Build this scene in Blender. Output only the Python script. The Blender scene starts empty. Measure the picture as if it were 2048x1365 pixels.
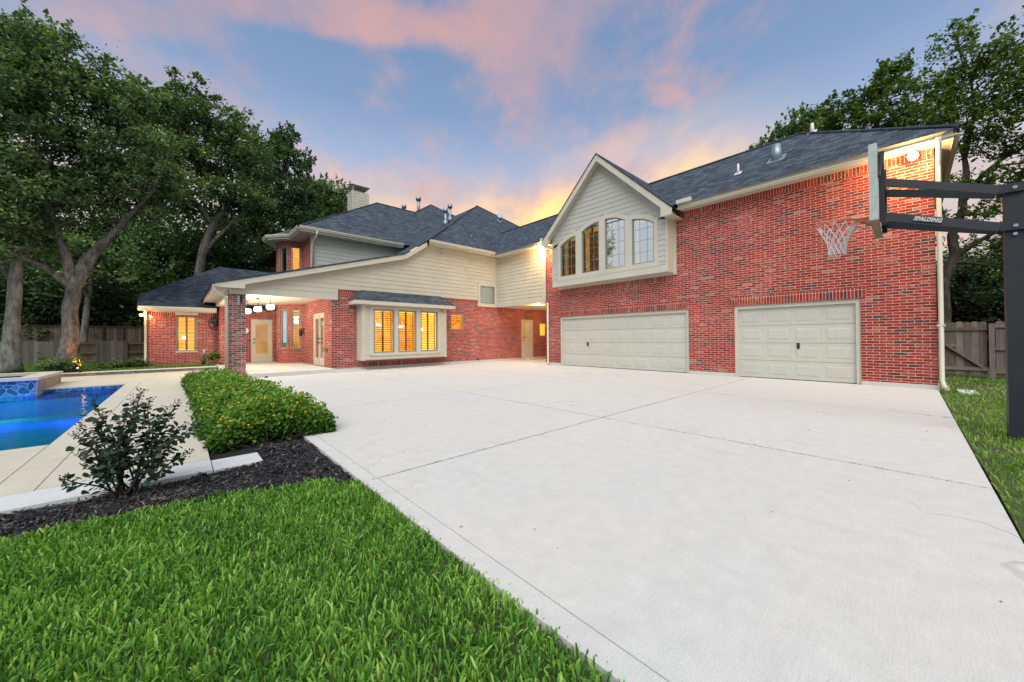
import bpy, math, random
import numpy as np
from mathutils import Vector, Matrix, noise
random.seed(7); RNG = np.random.default_rng(11)
R = math.radians
scn = bpy.context.scene
COL = scn.collection

# ------------------------------------------------------------------ camera
F, CY, H = 724.6, 669.0, 1.22
YAW, PIT, ROL = R(47.51), R(.569), R(-.436)
fw = Vector((math.cos(YAW)*math.cos(PIT), math.sin(YAW)*math.cos(PIT), math.sin(PIT)))
rt = Vector((math.sin(YAW), -math.cos(YAW), 0)); up = rt.cross(fw)
rt2 = rt*math.cos(ROL)+up*math.sin(ROL); up2 = -rt*math.sin(ROL)+up*math.cos(ROL)
cam = bpy.data.objects.new('camera', bpy.data.cameras.new('camera')); COL.objects.link(cam)
cam.matrix_world = Matrix(((rt2.x, up2.x, -fw.x, 0), (rt2.y, up2.y, -fw.y, 0), (rt2.z, up2.z, -fw.z, H), (0, 0, 0, 1)))
cam.data.sensor_width = 36; cam.data.lens = 36*F/2048
cam.data.shift_y = -(682.5-CY)/2048
cam.data.clip_end = 3000; cam.data.clip_start = .05
scn.camera = cam
def ray(px, py):
    return rt2*((px-1024)/F) - up2*((py-CY)/F) + fw
def at(px, py, t):                      # point at horizontal distance t
    r = ray(px, py); k = t/math.hypot(r.x, r.y); return Vector((r.x*k, r.y*k, H+r.z*k))
def onplane(px, py, p0, n):
    r = ray(px, py); o = Vector((0, 0, H)); n = Vector(n)
    return o + r*((Vector(p0)-o).dot(n)/r.dot(n))

# ------------------------------------------------------------------ nodes
def newmat(name):
    m = bpy.data.materials.new(name); m.use_nodes = True
    nt = m.node_tree; nt.nodes.clear()
    return m, nt
def N(nt, t, loc=None, **k):
    n = nt.nodes.new(t)
    for a, v in k.items():
        if a.startswith('i_'):
            key = a[2:]; key = int(key) if key.isdigit() else key.replace('_', ' ')
            n.inputs[key].default_value = v
        else: setattr(n, a, v)
    return n
def L(nt, a, b): nt.links.new(a, b)
def ramp(nt, src, stops, interp='LINEAR'):
    r = nt.nodes.new('ShaderNodeValToRGB'); r.color_ramp.interpolation = interp
    e = r.color_ramp.elements
    while len(e) > 1: e.remove(e[-1])
    e[0].position = stops[0][0]; e[0].color = c4(stops[0][1])
    for p, c in stops[1:]:
        q = e.new(p); q.color = c4(c)
    L(nt, src, r.inputs[0]); return r.outputs[0]
def c4(c):
    if isinstance(c, (int, float)): return (c, c, c, 1)
    return tuple(c)+(1,) if len(c) == 3 else c
def mixc(nt, fac, a, b, mode='MIX'):
    m = nt.nodes.new('ShaderNodeMix'); m.data_type = 'RGBA'; m.blend_type = mode
    for i, v in ((0, fac), (6, a), (7, b)):
        if hasattr(v, 'links'): L(nt, v, m.inputs[i])
        else: m.inputs[i].default_value = v if i == 0 else c4(v)
    return m.outputs[2]
def math_(nt, op, a, b=None, c=None, clamp=False):
    m = nt.nodes.new('ShaderNodeMath'); m.operation = op; m.use_clamp = clamp
    for i, v in enumerate((a, b, c)):
        if v is None: continue
        if hasattr(v, 'links'): L(nt, v, m.inputs[i])
        else: m.inputs[i].default_value = v
    return m.outputs[0]
def out(nt, sh):
    o = nt.nodes.new('ShaderNodeOutputMaterial'); L(nt, sh, o.inputs[0])
def coords(nt, kind='Object', scale=None):
    t = nt.nodes.new('ShaderNodeTexCoord'); o = t.outputs[kind]
    if scale is not None:
        mp = nt.nodes.new('ShaderNodeMapping'); mp.inputs['Scale'].default_value = scale if hasattr(scale, '__len__') else (scale,)*3
        L(nt, o, mp.inputs[0]); o = mp.outputs[0]
    return o
def noisetex(nt, vec, scale, detail=4, rough=.5, w=None):
    n = N(nt, 'ShaderNodeTexNoise'); n.inputs['Scale'].default_value = scale; n.inputs['Detail'].default_value = detail
    n.inputs['Roughness'].default_value = rough; L(nt, vec, n.inputs['Vector']); return n.outputs[0]
def bump(nt, h, strength=.3, dist=.01):
    b = N(nt, 'ShaderNodeBump'); b.inputs['Strength'].default_value = strength; b.inputs['Distance'].default_value = dist
    L(nt, h, b.inputs['Height']); return b.outputs[0]
def princ(nt, col, rough=.6, metal=0, normal=None, spec=.4, **k):
    p = N(nt, 'ShaderNodeBsdfPrincipled')
    for key, v in (('Base Color', col), ('Roughness', rough), ('Metallic', metal), ('Specular IOR Level', spec)):
        if hasattr(v, 'links'): L(nt, v, p.inputs[key])
        else: p.inputs[key].default_value = c4(v) if key == 'Base Color' else v
    if normal is not None: L(nt, normal, p.inputs['Normal'])
    for key, v in k.items(): p.inputs[key.replace('_', ' ')].default_value = v
    return p.outputs[0]
def simple(name, col, rough=.6, metal=0, var=.12, nscale=6, bstr=.1, spec=.4):
    m, nt = newmat(name); v = coords(nt)
    n = noisetex(nt, v, nscale, 5, .6)
    f = ramp(nt, n, [(.25, 1-var), (.75, 1+var*.5)])
    c = mixc(nt, 1, col, f, 'MULTIPLY')
    n2 = noisetex(nt, v, nscale*14, 3, .6)
    out(nt, princ(nt, c, rough, metal, bump(nt, n2, bstr, .004), spec)); return m

def brick_mat(name, soldier=False, hue=0):
    m, nt = newmat(name); uv = coords(nt, 'UV')
    b = N(nt, 'ShaderNodeTexBrick'); L(nt, uv, b.inputs['Vector'])
    b.offset = 0 if soldier else .5
    b.inputs['Color1'].default_value = (0, 0, 0, 1); b.inputs['Color2'].default_value = (1, 1, 1, 1); b.inputs['Mortar'].default_value = (.5, .5, .5, 1)
    b.inputs['Scale'].default_value = 1; b.inputs['Mortar Size'].default_value = .0048; b.inputs['Mortar Smooth'].default_value = .12
    b.inputs['Brick Width'].default_value = .2032*(1.02 if soldier else 1.12); b.inputs['Row Height'].default_value = .0677
    g = b.outputs['Color']
    if hue == 0:
        st = [(0, (.09, .055, .052)), (.09, (.11, .045, .042)), (.12, (.22, .026, .020)), (.42, (.34, .032, .020)), (.66, (.43, .050, .026)), (.84, (.26, .028, .021)), (.93, (.38, .075, .05)), (1, (.42, .2, .15))]
    elif hue == 1:
        st = [(0, (.06, .05, .055)), (.3, (.1, .07, .07)), (.42, (.26, .065, .06)), (.7, (.36, .085, .07)), (.9, (.3, .14, .11)), (1, (.36, .2, .17))]
    bc = ramp(nt, g, st)
    o = coords(nt)
    sm = noisetex(nt, coords(nt, 'UV', (1, 2.2, 1)), 9, 6, .72)
    big = noisetex(nt, o, .8, 3, .5)
    smf = ramp(nt, math_(nt, 'ADD', sm, math_(nt, 'MULTIPLY', big, .22)), [(.67, 0), (.74, .6)])
    bc = mixc(nt, smf, bc, (.58, .38, .32))
    sp = noisetex(nt, o, 60, 3, .6)
    bc = mixc(nt, 1, bc, ramp(nt, sp, [(.3, .72), (.7, 1.2)]), 'MULTIPLY')
    bc = mixc(nt, 1, bc, ramp(nt, big, [(.3, .85), (.7, 1.12)]), 'MULTIPLY')
    mort = mixc(nt, sp, (.58, .43, .39), (.72, .57, .52))
    c = mixc(nt, b.outputs['Fac'], bc, mort)
    h = math_(nt, 'ADD', math_(nt, 'MULTIPLY', b.outputs['Fac'], -1), math_(nt, 'MULTIPLY', sp, .35))
    out(nt, princ(nt, c, .85, 0, bump(nt, h, .55, .008), .2)); return m

def shingle_mat():
    m, nt = newmat('shingles'); uv = coords(nt, 'UV')
    b = N(nt, 'ShaderNodeTexBrick'); L(nt, uv, b.inputs['Vector']); b.offset = .41
    b.inputs['Color1'].default_value = (0, 0, 0, 1); b.inputs['Color2'].default_value = (1, 1, 1, 1); b.inputs['Mortar'].default_value = (.2, .2, .2, 1)
    b.inputs['Scale'].default_value = 1; b.inputs['Mortar Size'].default_value = .006; b.inputs['Mortar Smooth'].default_value = .6
    b.inputs['Brick Width'].default_value = .22; b.inputs['Row Height'].default_value = .125
    g = b.outputs['Color']
    c = ramp(nt, g, [(0, (.028, .036, .050)), (.35, (.042, .055, .073)), (.7, (.060, .076, .098)), (1, (.088, .107, .13))])
    o = coords(nt); sp = noisetex(nt, o, 120, 2, .6); bg = noisetex(nt, o, .6, 3, .6)
    c = mixc(nt, 1, c, ramp(nt, sp, [(.3, .6), (.7, 1.5)]), 'MULTIPLY')
    c = mixc(nt, 1, c, ramp(nt, bg, [(.3, .92), (.7, 1.08)]), 'MULTIPLY')
    c = mixc(nt, math_(nt, 'MULTIPLY', b.outputs['Fac'], .6), c, (.008, .01, .014))
    se = N(nt, 'ShaderNodeSeparateXYZ'); L(nt, uv, se.inputs[0])
    saw = math_(nt, 'FRACT', math_(nt, 'DIVIDE', se.outputs[1], .125))
    h = math_(nt, 'ADD', math_(nt, 'MULTIPLY', saw, -1), math_(nt, 'MULTIPLY', g, .5))
    out(nt, princ(nt, c, .85, 0, bump(nt, h, .8, .02), .25)); return m

def paint_mat(name, col, dirt=.1, rough=.5):
    m, nt = newmat(name); o = coords(nt)
    n = noisetex(nt, o, 1.2, 5, .6); n2 = noisetex(nt, coords(nt, 'Object', (6, 6, .7)), 4, 4, .6)
    c = mixc(nt, 1, col, ramp(nt, n, [(.3, 1-dirt), (.7, 1.03)]), 'MULTIPLY')
    c = mixc(nt, 1, c, ramp(nt, n2, [(.3, 1-dirt*.6), (.6, 1.02)]), 'MULTIPLY')
    n3 = noisetex(nt, o, 90, 2, .5)
    out(nt, princ(nt, c, rough, 0, bump(nt, n3, .08, .003), .35)); return m

def concrete_mat(name, col, warm, bands=True, speck=.5):
    m, nt = newmat(name); o = coords(nt)
    n = noisetex(nt, o, .55, 6, .6); n2 = noisetex(nt, o, 7, 6, .7); n3 = noisetex(nt, o, 140, 3, .7)
    c = mixc(nt, ramp(nt, n, [(.3, 0), (.7, 1)]), col, warm)
    c = mixc(nt, 1, c, ramp(nt, n2, [(.25, .90), (.75, 1.06)]), 'MULTIPLY')
    c = mixc(nt, 1, c, ramp(nt, n3, [(.3, .84), (.7, 1.12)]), 'MULTIPLY')
    v = N(nt, 'ShaderNodeTexVoronoi'); v.inputs['Scale'].default_value = 26; L(nt, o, v.inputs['Vector'])
    wn = N(nt, 'ShaderNodeSeparateColor'); L(nt, v.outputs['Color'], wn.inputs[0])
    dots = math_(nt, 'MULTIPLY', ramp(nt, v.outputs['Distance'], [(.06, 1), (.11, 0)]), ramp(nt, wn.outputs[0], [(.86, 0), (.88, 1)]))
    c = mixc(nt, math_(nt, 'MULTIPLY', dots, speck), c, (.16, .12, .1))
    st = noisetex(nt, o, 1.7, 7, .75)
    c = mixc(nt, math_(nt, 'MULTIPLY', ramp(nt, st, [(.56, 0), (.74, 1)]), .30), c, (.36, .32, .28))
    if bands:
        k1 = noisetex(nt, o, .33, 5, .55); k2 = noisetex(nt, o, .21, 2, .5)
        cr = math_(nt, 'MULTIPLY', ramp(nt, math_(nt, 'ABSOLUTE', math_(nt, 'SUBTRACT', k1, .545)), [(0, 1), (.0022, 0)]), ramp(nt, k2, [(.5, 0), (.56, 1)]))
        c = mixc(nt, math_(nt, 'MULTIPLY', cr, .5), c, (.2, .17, .15))
    w = noisetex(nt, coords(nt, 'Object', (3, 130, 1)), 1.5, 3, .6)
    h = math_(nt, 'ADD', math_(nt, 'MULTIPLY', n3, .8), math_(nt, 'MULTIPLY', w, .6 if bands else 0))
    if bands: c = mixc(nt, 1, c, ramp(nt, w, [(.3, .955), (.7, 1.03)]), 'MULTIPLY')
    out(nt, princ(nt, c, .8, 0, bump(nt, h, .35, .004), .25)); return m

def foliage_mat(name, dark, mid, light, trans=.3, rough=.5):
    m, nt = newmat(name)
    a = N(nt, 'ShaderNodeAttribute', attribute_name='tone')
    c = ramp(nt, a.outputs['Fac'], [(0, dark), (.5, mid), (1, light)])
    p = princ(nt, c, rough, 0, None, .3)
    t = N(nt, 'ShaderNodeBsdfTranslucent'); cc = mixc(nt, 1, c, (1.2, 1.5, .6), 'MULTIPLY'); L(nt, cc, t.inputs[0])
    mx = N(nt, 'ShaderNodeMixShader'); mx.inputs[0].default_value = trans
    L(nt, p, mx.inputs[1]); L(nt, t.outputs[0], mx.inputs[2]); out(nt, mx.outputs[0]); return m

def bark_mat(name, a, b_):
    m, nt = newmat(name); o = coords(nt, 'Object', (1, 1, .35))
    n = noisetex(nt, o, 9, 6, .7); n2 = noisetex(nt, coords(nt), 1.2, 3, .6)
    c = mixc(nt, ramp(nt, n, [(.35, 0), (.65, 1)]), a, b_)
    c = mixc(nt, 1, c, ramp(nt, n2, [(.3, .7), (.7, 1.2)]), 'MULTIPLY')
    out(nt, princ(nt, c, .9, 0, bump(nt, n, .8, .04), .15)); return m

def wood_mat(name, a, b_):
    m, nt = newmat(name)
    g = N(nt, 'ShaderNodeNewGeometry'); o = coords(nt)
    w = noisetex(nt, coords(nt, 'Object', (14, 14, 1.2)), 3, 5, .7)
    c = mixc(nt, ramp(nt, w, [(.3, 0), (.7, 1)]), a, b_)
    at_ = N(nt, 'ShaderNodeAttribute', attribute_name='tone')
    c = mixc(nt, 1, c, ramp(nt, at_.outputs['Fac'], [(0, .62), (1, 1.25)]), 'MULTIPLY')
    se = N(nt, 'ShaderNodeSeparateXYZ'); L(nt, o, se.inputs[0])
    st = noisetex(nt, coords(nt, 'Object', (2, 2, .6)), 2, 4, .7)
    c = mixc(nt, math_(nt, 'MULTIPLY', ramp(nt, st, [(.55, 0), (.7, 1)]), .5), c, (.06, .045, .035))
    out(nt, princ(nt, c, .85, 0, bump(nt, w, .4, .006), .2)); return m

def glass_mat(name, tint=(.9, .95, .95), base=.06, gain=1.0):
    m, nt = newmat(name)
    fr = N(nt, 'ShaderNodeFresnel'); fr.inputs[0].default_value = 1.5
    f = math_(nt, 'ADD', math_(nt, 'MULTIPLY', fr.outputs[0], gain), base, clamp=True)
    o = coords(nt); n = noisetex(nt, o, 1.3, 2, .5)
    g = N(nt, 'ShaderNodeBsdfGlossy'); g.inputs['Roughness'].default_value = .02; g.inputs['Color'].default_value = (.86, .97, 1, 1)
    L(nt, bump(nt, n, .12, .02), g.inputs['Normal'])
    t = N(nt, 'ShaderNodeBsdfTransparent'); t.inputs[0].default_value = c4(tint)
    mx = N(nt, 'ShaderNodeMixShader'); L(nt, f, mx.inputs[0]); L(nt, t.outputs[0], mx.inputs[1]); L(nt, g.outputs[0], mx.inputs[2])
    out(nt, mx.outputs[0]); return m

def emit_mat(name, col, s, vary=None):
    m, nt = newmat(name); e = N(nt, 'ShaderNodeEmission'); e.inputs[1].default_value = s
    if vary:
        o = coords(nt); n = noisetex(nt, o, vary[0], 3, .5)
        L(nt, ramp(nt, n, [(.3, vary[1]), (.5, col), (.7, vary[2])]), e.inputs[0])
    else: e.inputs[0].default_value = c4(col)
    out(nt, e.outputs[0]); return m

def slat_mat(name, col, tr=.55):
    m, nt = newmat(name)
    p = princ(nt, col, .5)
    t = N(nt, 'ShaderNodeBsdfTranslucent'); t.inputs[0].default_value = c4(col)
    mx = N(nt, 'ShaderNodeMixShader'); mx.inputs[0].default_value = tr
    L(nt, p, mx.inputs[1]); L(nt, t.outputs[0], mx.inputs[2]); out(nt, mx.outputs[0]); return m

def water_mat():
    m, nt = newmat('pool_water')
    o = coords(nt); n = noisetex(nt, coords(nt, 'Object', (1.2, 3, 1)), 1.6, 4, .6)
    nb = bump(nt, n, .3, .06)
    fr = N(nt, 'ShaderNodeFresnel'); fr.inputs[0].default_value = 1.33; L(nt, nb, fr.inputs['Normal'])
    g = N(nt, 'ShaderNodeBsdfGlossy'); g.inputs['Roughness'].default_value = .05; L(nt, nb, g.inputs['Normal'])
    g.inputs[0].default_value = (.8, .9, 1, 1)
    t = N(nt, 'ShaderNodeBsdfTransparent'); t.inputs[0].default_value = (.07, .52, .56, 1)
    f = math_(nt, 'MULTIPLY', fr.outputs[0], .55)
    mx = N(nt, 'ShaderNodeMixShader'); L(nt, f, mx.inputs[0]); L(nt, t.outputs[0], mx.inputs[1]); L(nt, g.outputs[0], mx.inputs[2])
    out(nt, mx.outputs[0]); return m

def tile_mat():
    m, nt = newmat('pool_tile'); uv = coords(nt, 'UV')
    v = N(nt, 'ShaderNodeTexVoronoi', feature='DISTANCE_TO_EDGE'); v.inputs['Scale'].default_value = 7; L(nt, uv, v.inputs['Vector'])
    v2 = N(nt, 'ShaderNodeTexVoronoi'); v2.inputs['Scale'].default_value = 7; L(nt, uv, v2.inputs['Vector'])
    se = N(nt, 'ShaderNodeSeparateColor'); L(nt, v2.outputs['Color'], se.inputs[0])
    c = ramp(nt, se.outputs[0], [(0, (.010, .07, .12)), (.5, (.016, .12, .19)), (1, (.05, .19, .27))])
    c = mixc(nt, ramp(nt, v.outputs['Distance'], [(.02, 1), (.06, 0)]), c, (.18, .30, .38))
    out(nt, princ(nt, c, .25)); return m

def mulch_mat():
    m, nt = newmat('mulch_chips')
    a = N(nt, 'ShaderNodeAttribute', attribute_name='tone')
    c = ramp(nt, a.outputs['Fac'], [(0, (.008, .008, .010)), (.6, (.026, .025, .028)), (.86, (.07, .066, .068)), (1, (.19, .15, .12))])
    out(nt, princ(nt, c, .7)); return m

M = {}
M['brick'] = brick_mat('red_brick'); M['brick_col'] = brick_mat('mixed_brick', hue=1)
M['soldier'] = brick_mat('soldier_brick', True)
M['shingle'] = shingle_mat()
M['siding'] = paint_mat('siding_paint', (.55, .51, .41), .08)
M['siding2'] = paint_mat('pale_siding_paint', (.48, .475, .435), .07)
M['trim'] = paint_mat('trim_paint', (.56, .525, .44), .07, .4)
M['gutter'] = paint_mat('gutter_paint', (.60, .56, .46), .06, .3)
M['soffit'] = paint_mat('soffit_paint', (.6, .56, .46), .06)
M['door'] = paint_mat('garage_door_paint', (.535, .52, .465), .06, .4)
M['plaster'] = paint_mat('ceiling_paint', (.7, .64, .5), .05)
M['winframe'] = paint_mat('window_frame_grey', (.24, .25, .23), .05, .4)
M['slab'] = concrete_mat('slab_concrete', (.52, .52, .50), (.62, .60, .57), False)
M['drive'] = concrete_mat('driveway_concrete', (.60, .59, .565), (.635, .605, .56))
M['deck'] = concrete_mat('deck_concrete', (.54, .50, .41), (.60, .55, .44), False, .3)
M['white_conc'] = concrete_mat('pale_concrete', (.56, .58, .58), (.64, .65, .65), False, .2)
M['glass'] = glass_mat('window_glass'); M['glass_half'] = glass_mat('half_reflective_glass', (.8, .85, .8), .28, 1.3); M['glass_sky'] = glass_mat('reflective_glass', (.75, .9, .9), .72, 1.6)
M['glow'] = emit_mat('lit_room_wall', (.85, .30, .018), 1.15, (1.6, (.62, .17, .008), (.95, .46, .05)))
M['glow_y'] = emit_mat('bright_lit_room_wall', (1, .50, .03), 1.25, (1.1, (1, .36, .015), (1, .62, .09)))
M['glow_low'] = emit_mat('dim_lit_room_wall', (.55, .28, .08), .8, (1.3, (.35, .15, .03), (.65, .38, .13)))
M['slat'] = slat_mat('glow_tinted_slats', (.46, .21, .05)); M['slat_w'] = slat_mat('pale_shutter_slats', (.62, .60, .55), .3)  # warm room glow is put into the orange slat colour
M['water'] = water_mat(); M['tile'] = tile_mat()
M['basin'] = simple('pool_plaster', (.22, .58, .64), .7)
M['black'] = simple('black_metal', (.012, .013, .016), .45, 0, .3, 8, .15, .5)
M['rubber'] = simple('black_rubber', (.01, .01, .01), .7)
M['pole'] = simple('navy_black_painted_steel', (.011, .016, .025), .55, 0, .35, 5, .1, .5)
M['galv'] = simple('galvanised_steel', (.32, .38, .43), .45, .6, .2)
M['grey'] = simple('weathered_grey_plastic', (.46, .49, .48), .5, 0, .22, 14, .3)
M['tan'] = simple('brown_underside', (.25, .19, .11), .7, 0, .35, 20, .3)  # brown lower edge, darker than the grey frame
M['orange'] = simple('faded_orange_rim', (.62, .22, .12), .5, 0, .3, 20)
M['net'] = simple('white_net_cord', (.78, .76, .8), .8)
M['white'] = simple('white_paint', (.7, .7, .68), .5)
M['bulb'] = emit_mat('warm_lamp', (1, .72, .36), 40); M['bulb_w'] = emit_mat('white_lamp', (1, .88, .76), 10)
M['bulb_s'] = emit_mat('small_lamp', (1, .8, .5), 4)
M['bark'] = bark_mat('grey_bark', (.055, .047, .040), (.19, .172, .155)); M['bark_d'] = bark_mat('dark_bark', (.035, .028, .022), (.10, .085, .07))
M['bark_w'] = bark_mat('pale_bark', (.08, .08, .068), (.24, .25, .225))
M['wood'] = wood_mat('grey_fence_wood', (.13, .115, .10), (.24, .215, .19)); M['wood_b'] = wood_mat('brown_fence_wood', (.13, .10, .075), (.25, .20, .15))
M['leaf'] = foliage_mat('oak_leaves', (.026, .05, .022), (.11, .18, .075), (.34, .44, .16))
M['leaf_d'] = foliage_mat('dark_leaves', (.018, .04, .024), (.075, .135, .062), (.20, .29, .11))
M['leaf_r'] = foliage_mat('yellow_green_leaves', (.024, .05, .012), (.10, .165, .038), (.26, .34, .075))  # yellower green for the trees beside and behind the garage
M['leaf_br'] = foliage_mat('reddish_leaves', (.014, .012, .006), (.045, .03, .014), (.1, .06, .02))
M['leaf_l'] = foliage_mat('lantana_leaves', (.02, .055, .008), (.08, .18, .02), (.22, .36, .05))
M['leaf_m'] = foliage_mat('myrtle_leaves', (.022, .018, .014), (.024, .056, .032), (.075, .11, .06), .15)
M['grass'] = foliage_mat('lawn_grass', (.028, .078, .014), (.12, .30, .042), (.38, .56, .12), .35)
M['grass2'] = foliage_mat('sparse_grass', (.08, .17, .03), (.21, .37, .06), (.50, .55, .2), .35)
M['soil'] = simple('soil', (.05, .04, .028), .95, 0, .4, 5, .5)
M['dirt'] = simple('lawn_soil', (.07, .085, .03), .95, 0, .45, 3, .5)
M['turf'] = simple('turf', (.045, .085, .02), .95, 0, .35, 5, .5)
M['mulchbase'] = simple('mulch_bed', (.014, .013, .013), .9, 0, .5, 12, .9); M['chips'] = mulch_mat()
M['stone'] = simple('fieldstone', (.34, .29, .23), .85, 0, .5, 5, .8)
M['flower'] = simple('orange_blossom', (.9, .42, .02), .6); M['seed'] = simple('seed_heads', (.03, .015, .012), .8)

# ------------------------------------------------------------------ mesh builder
class MB:
    def __init__(s, frame=None): s.v = []; s.f = []; s.uv = []; s.sm = []; s.fr = frame; s.tone = []; s.curtone = None
    def T(s, p):
        if s.fr is None: return tuple(p)
        ox, oy, ux, uy, nx, ny = s.fr
        return (ox+ux*p[0]+nx*p[1], oy+uy*p[0]+ny*p[1], p[2])
    def face(s, pts, uv=None, smooth=False, raw=False):
        if not raw: pts = [s.T(p) for p in pts]
        b = len(s.v); s.v += [tuple(p) for p in pts]; s.f.append(tuple(range(b, b+len(pts))))
        s.sm.append(smooth); s.tone.append(s.curtone if s.curtone is not None else .5)
        if uv is None:
            P = [Vector(p) for p in pts]; n = Vector((0, 0, 0))
            for i in range(len(P)): n += P[i].cross(P[(i+1) % len(P)])
            if n.length < 1e-12: n = Vector((0, 0, 1))
            n.normalize()
            t = Vector((0, 0, 1)).cross(n)
            t = Vector((1, 0, 0)) if t.length < .02 else t.normalized()
            bb = n.cross(t)
            if bb.z < 0: bb = -bb
            uv = [(p.dot(t), p.dot(bb)) for p in P]
        s.uv += uv
    def box(s, x0, x1, y0, y1, z0, z1, swap=False):
        x0, x1 = sorted((x0, x1)); y0, y1 = sorted((y0, y1)); z0, z1 = sorted((z0, z1))
        q = [((x0, y0, z0), (x1, y0, z0), (x1, y0, z1), (x0, y0, z1)), ((x1, y1, z0), (x0, y1, z0), (x0, y1, z1), (x1, y1, z1)),
             ((x1, y0, z0), (x1, y1, z0), (x1, y1, z1), (x1, y0, z1)), ((x0, y1, z0), (x0, y0, z0), (x0, y0, z1), (x0, y1, z1)),
             ((x0, y0, z1), (x1, y0, z1), (x1, y1, z1), (x0, y1, z1)), ((x0, y1, z0), (x1, y1, z0), (x1, y0, z0), (x0, y0, z0))]
        for k, f in enumerate(q):
            uv = None
            if swap and k < 4: uv = [((p[2]-z0)+.0016, (p[0] if k < 2 else p[1])) for p in f]
            s.face(f, uv)
    def prism(s, pts, axis, a, b):       # polygon pts in the two other axes, extruded along axis
        def mk(p, c):
            return {'x': (c, p[0], p[1]), 'y': (p[0], c, p[1]), 'z': (p[0], p[1], c)}[axis]
        s.face([mk(p, a) for p in pts]); s.face([mk(p, b) for p in reversed(pts)])
        for i in range(len(pts)):
            p, q = pts[i], pts[(i+1) % len(pts)]; s.face([mk(q, a), mk(p, a), mk(p, b), mk(q, b)])
    def tube(s, path, r, seg=8, rad=None, cap=True):
        P = [Vector(s.T(p)) for p in path]; n = len(P); rad = rad or [r]*n; rings = []
        prev = None
        for i in range(n):
            d = (P[min(i+1, n-1)]-P[max(i-1, 0)]).normalized()
            if prev is None:
                a = d.orthogonal().normalized()
            else:
                a = (prev - d*prev.dot(d)); a = a.normalized() if a.length > 1e-6 else d.orthogonal().normalized()
            prev = a; b = d.cross(a)
            rings.append([P[i]+(a*math.cos(2*math.pi*k/seg)+b*math.sin(2*math.pi*k/seg))*rad[i] for k in range(seg)])
        base = len(s.v)
        for rg in rings: s.v += [tuple(p) for p in rg]
        for i in range(n-1):
            for k in range(seg):
                k2 = (k+1) % seg
                s.f.append((base+i*seg+k, base+i*seg+k2, base+(i+1)*seg+k2, base+(i+1)*seg+k)); s.sm.append(True)
                s.uv += [(k/seg, i), ((k+1)/seg, i), ((k+1)/seg, i+1), (k/seg, i+1)]; s.tone.append(.5)
        if cap:
            for i0 in (0, n-1):
                ids = [base+i0*seg+k for k in range(seg)]
                s.f.append(tuple(ids[::-1] if i0 == 0 else ids)); s.sm.append(False); s.uv += [(0, 0)]*seg; s.tone.append(.5)
    def bar(s, path, w, d, ref=(0, 0, 1)):   # rectangular section along a path
        P = [Vector(s.T(p)) for p in path]
        for i in range(len(P)-1):
            dr = (P[i+1]-P[i]).normalized(); a = dr.cross(Vector(ref))
            a = a.normalized() if a.length > 1e-4 else Vector((1, 0, 0)); b = a.cross(dr)
            c = [a*(w/2)+b*(d/2), -a*(w/2)+b*(d/2), -a*(w/2)-b*(d/2), a*(w/2)-b*(d/2)]
            p0 = [P[i]+x for x in c]; p1 = [P[i+1]+x for x in c]
            for k in range(4): s.face([p0[k], p0[(k+1) % 4], p1[(k+1) % 4], p1[k]], raw=True)
            s.face(p0[::-1], raw=True); s.face(p1, raw=True)
    def sphere(s, c, r, seg=10, rings=6, sc=(1, 1, 1)):
        c = Vector(s.T(c)); base = len(s.v)
        for i in range(rings+1):
            th = math.pi*i/rings
            for k in range(seg):
                ph = 2*math.pi*k/seg
                s.v.append((c.x+r*sc[0]*math.sin(th)*math.cos(ph), c.y+r*sc[1]*math.sin(th)*math.sin(ph), c.z+r*sc[2]*math.cos(th)))
        for i in range(rings):
            for k in range(seg):
                k2 = (k+1) % seg
                s.f.append((base+i*seg+k, base+(i+1)*seg+k, base+(i+1)*seg+k2, base+i*seg+k2)); s.sm.append(True); s.uv += [(0, 0)]*4; s.tone.append(.5)
    def build(s, name, mat, parent=None, root_inv=None, bevel=0):
        me = bpy.data.meshes.new(name); me.from_pydata(s.v, [], s.f)
        uvl = me.uv_layers.new(name='UVMap'); uvl.data.foreach_set('uv', np.array(s.uv, dtype=np.float32).ravel())
        me.polygons.foreach_set('use_smooth', s.sm)
        if s.curtone is not None:
            a = me.attributes.new('tone', 'FLOAT', 'FACE'); a.data.foreach_set('value', np.array(s.tone, dtype=np.float32))
        me.materials.append(M[mat] if isinstance(mat, str) else mat)
        o = bpy.data.objects.new(name, me); COL.objects.link(o)
        if parent is not None:
            o.parent = parent
            if parent.type == 'EMPTY' and parent.get('_abs'): o.matrix_parent_inverse = Matrix.Translation(-parent.location)
        if bevel:
            bm = o.modifiers.new('bevel', 'BEVEL'); bm.width = bevel; bm.segments = 2; bm.limit_method = 'ANGLE'
        return o
def tag(o, label=None, cat=None, group=None, kind=None):
    if label: o['label'] = label
    if cat: o['category'] = cat
    if group: o['group'] = group
    if kind: o['kind'] = kind
    return o
def empty(name, loc, label, cat, group=None, absolute=True):
    o = bpy.data.objects.new(name, None); COL.objects.link(o); o.location = loc; o.empty_display_size = .2
    if absolute: o['_abs'] = 1
    return tag(o, label, cat, group)
def copy_tree(o, parent=None):
    c = o.copy(); COL.objects.link(c)
    if parent is not None: c.parent = parent
    for ch in list(o.children): copy_tree(ch, c)
    return c

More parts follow.
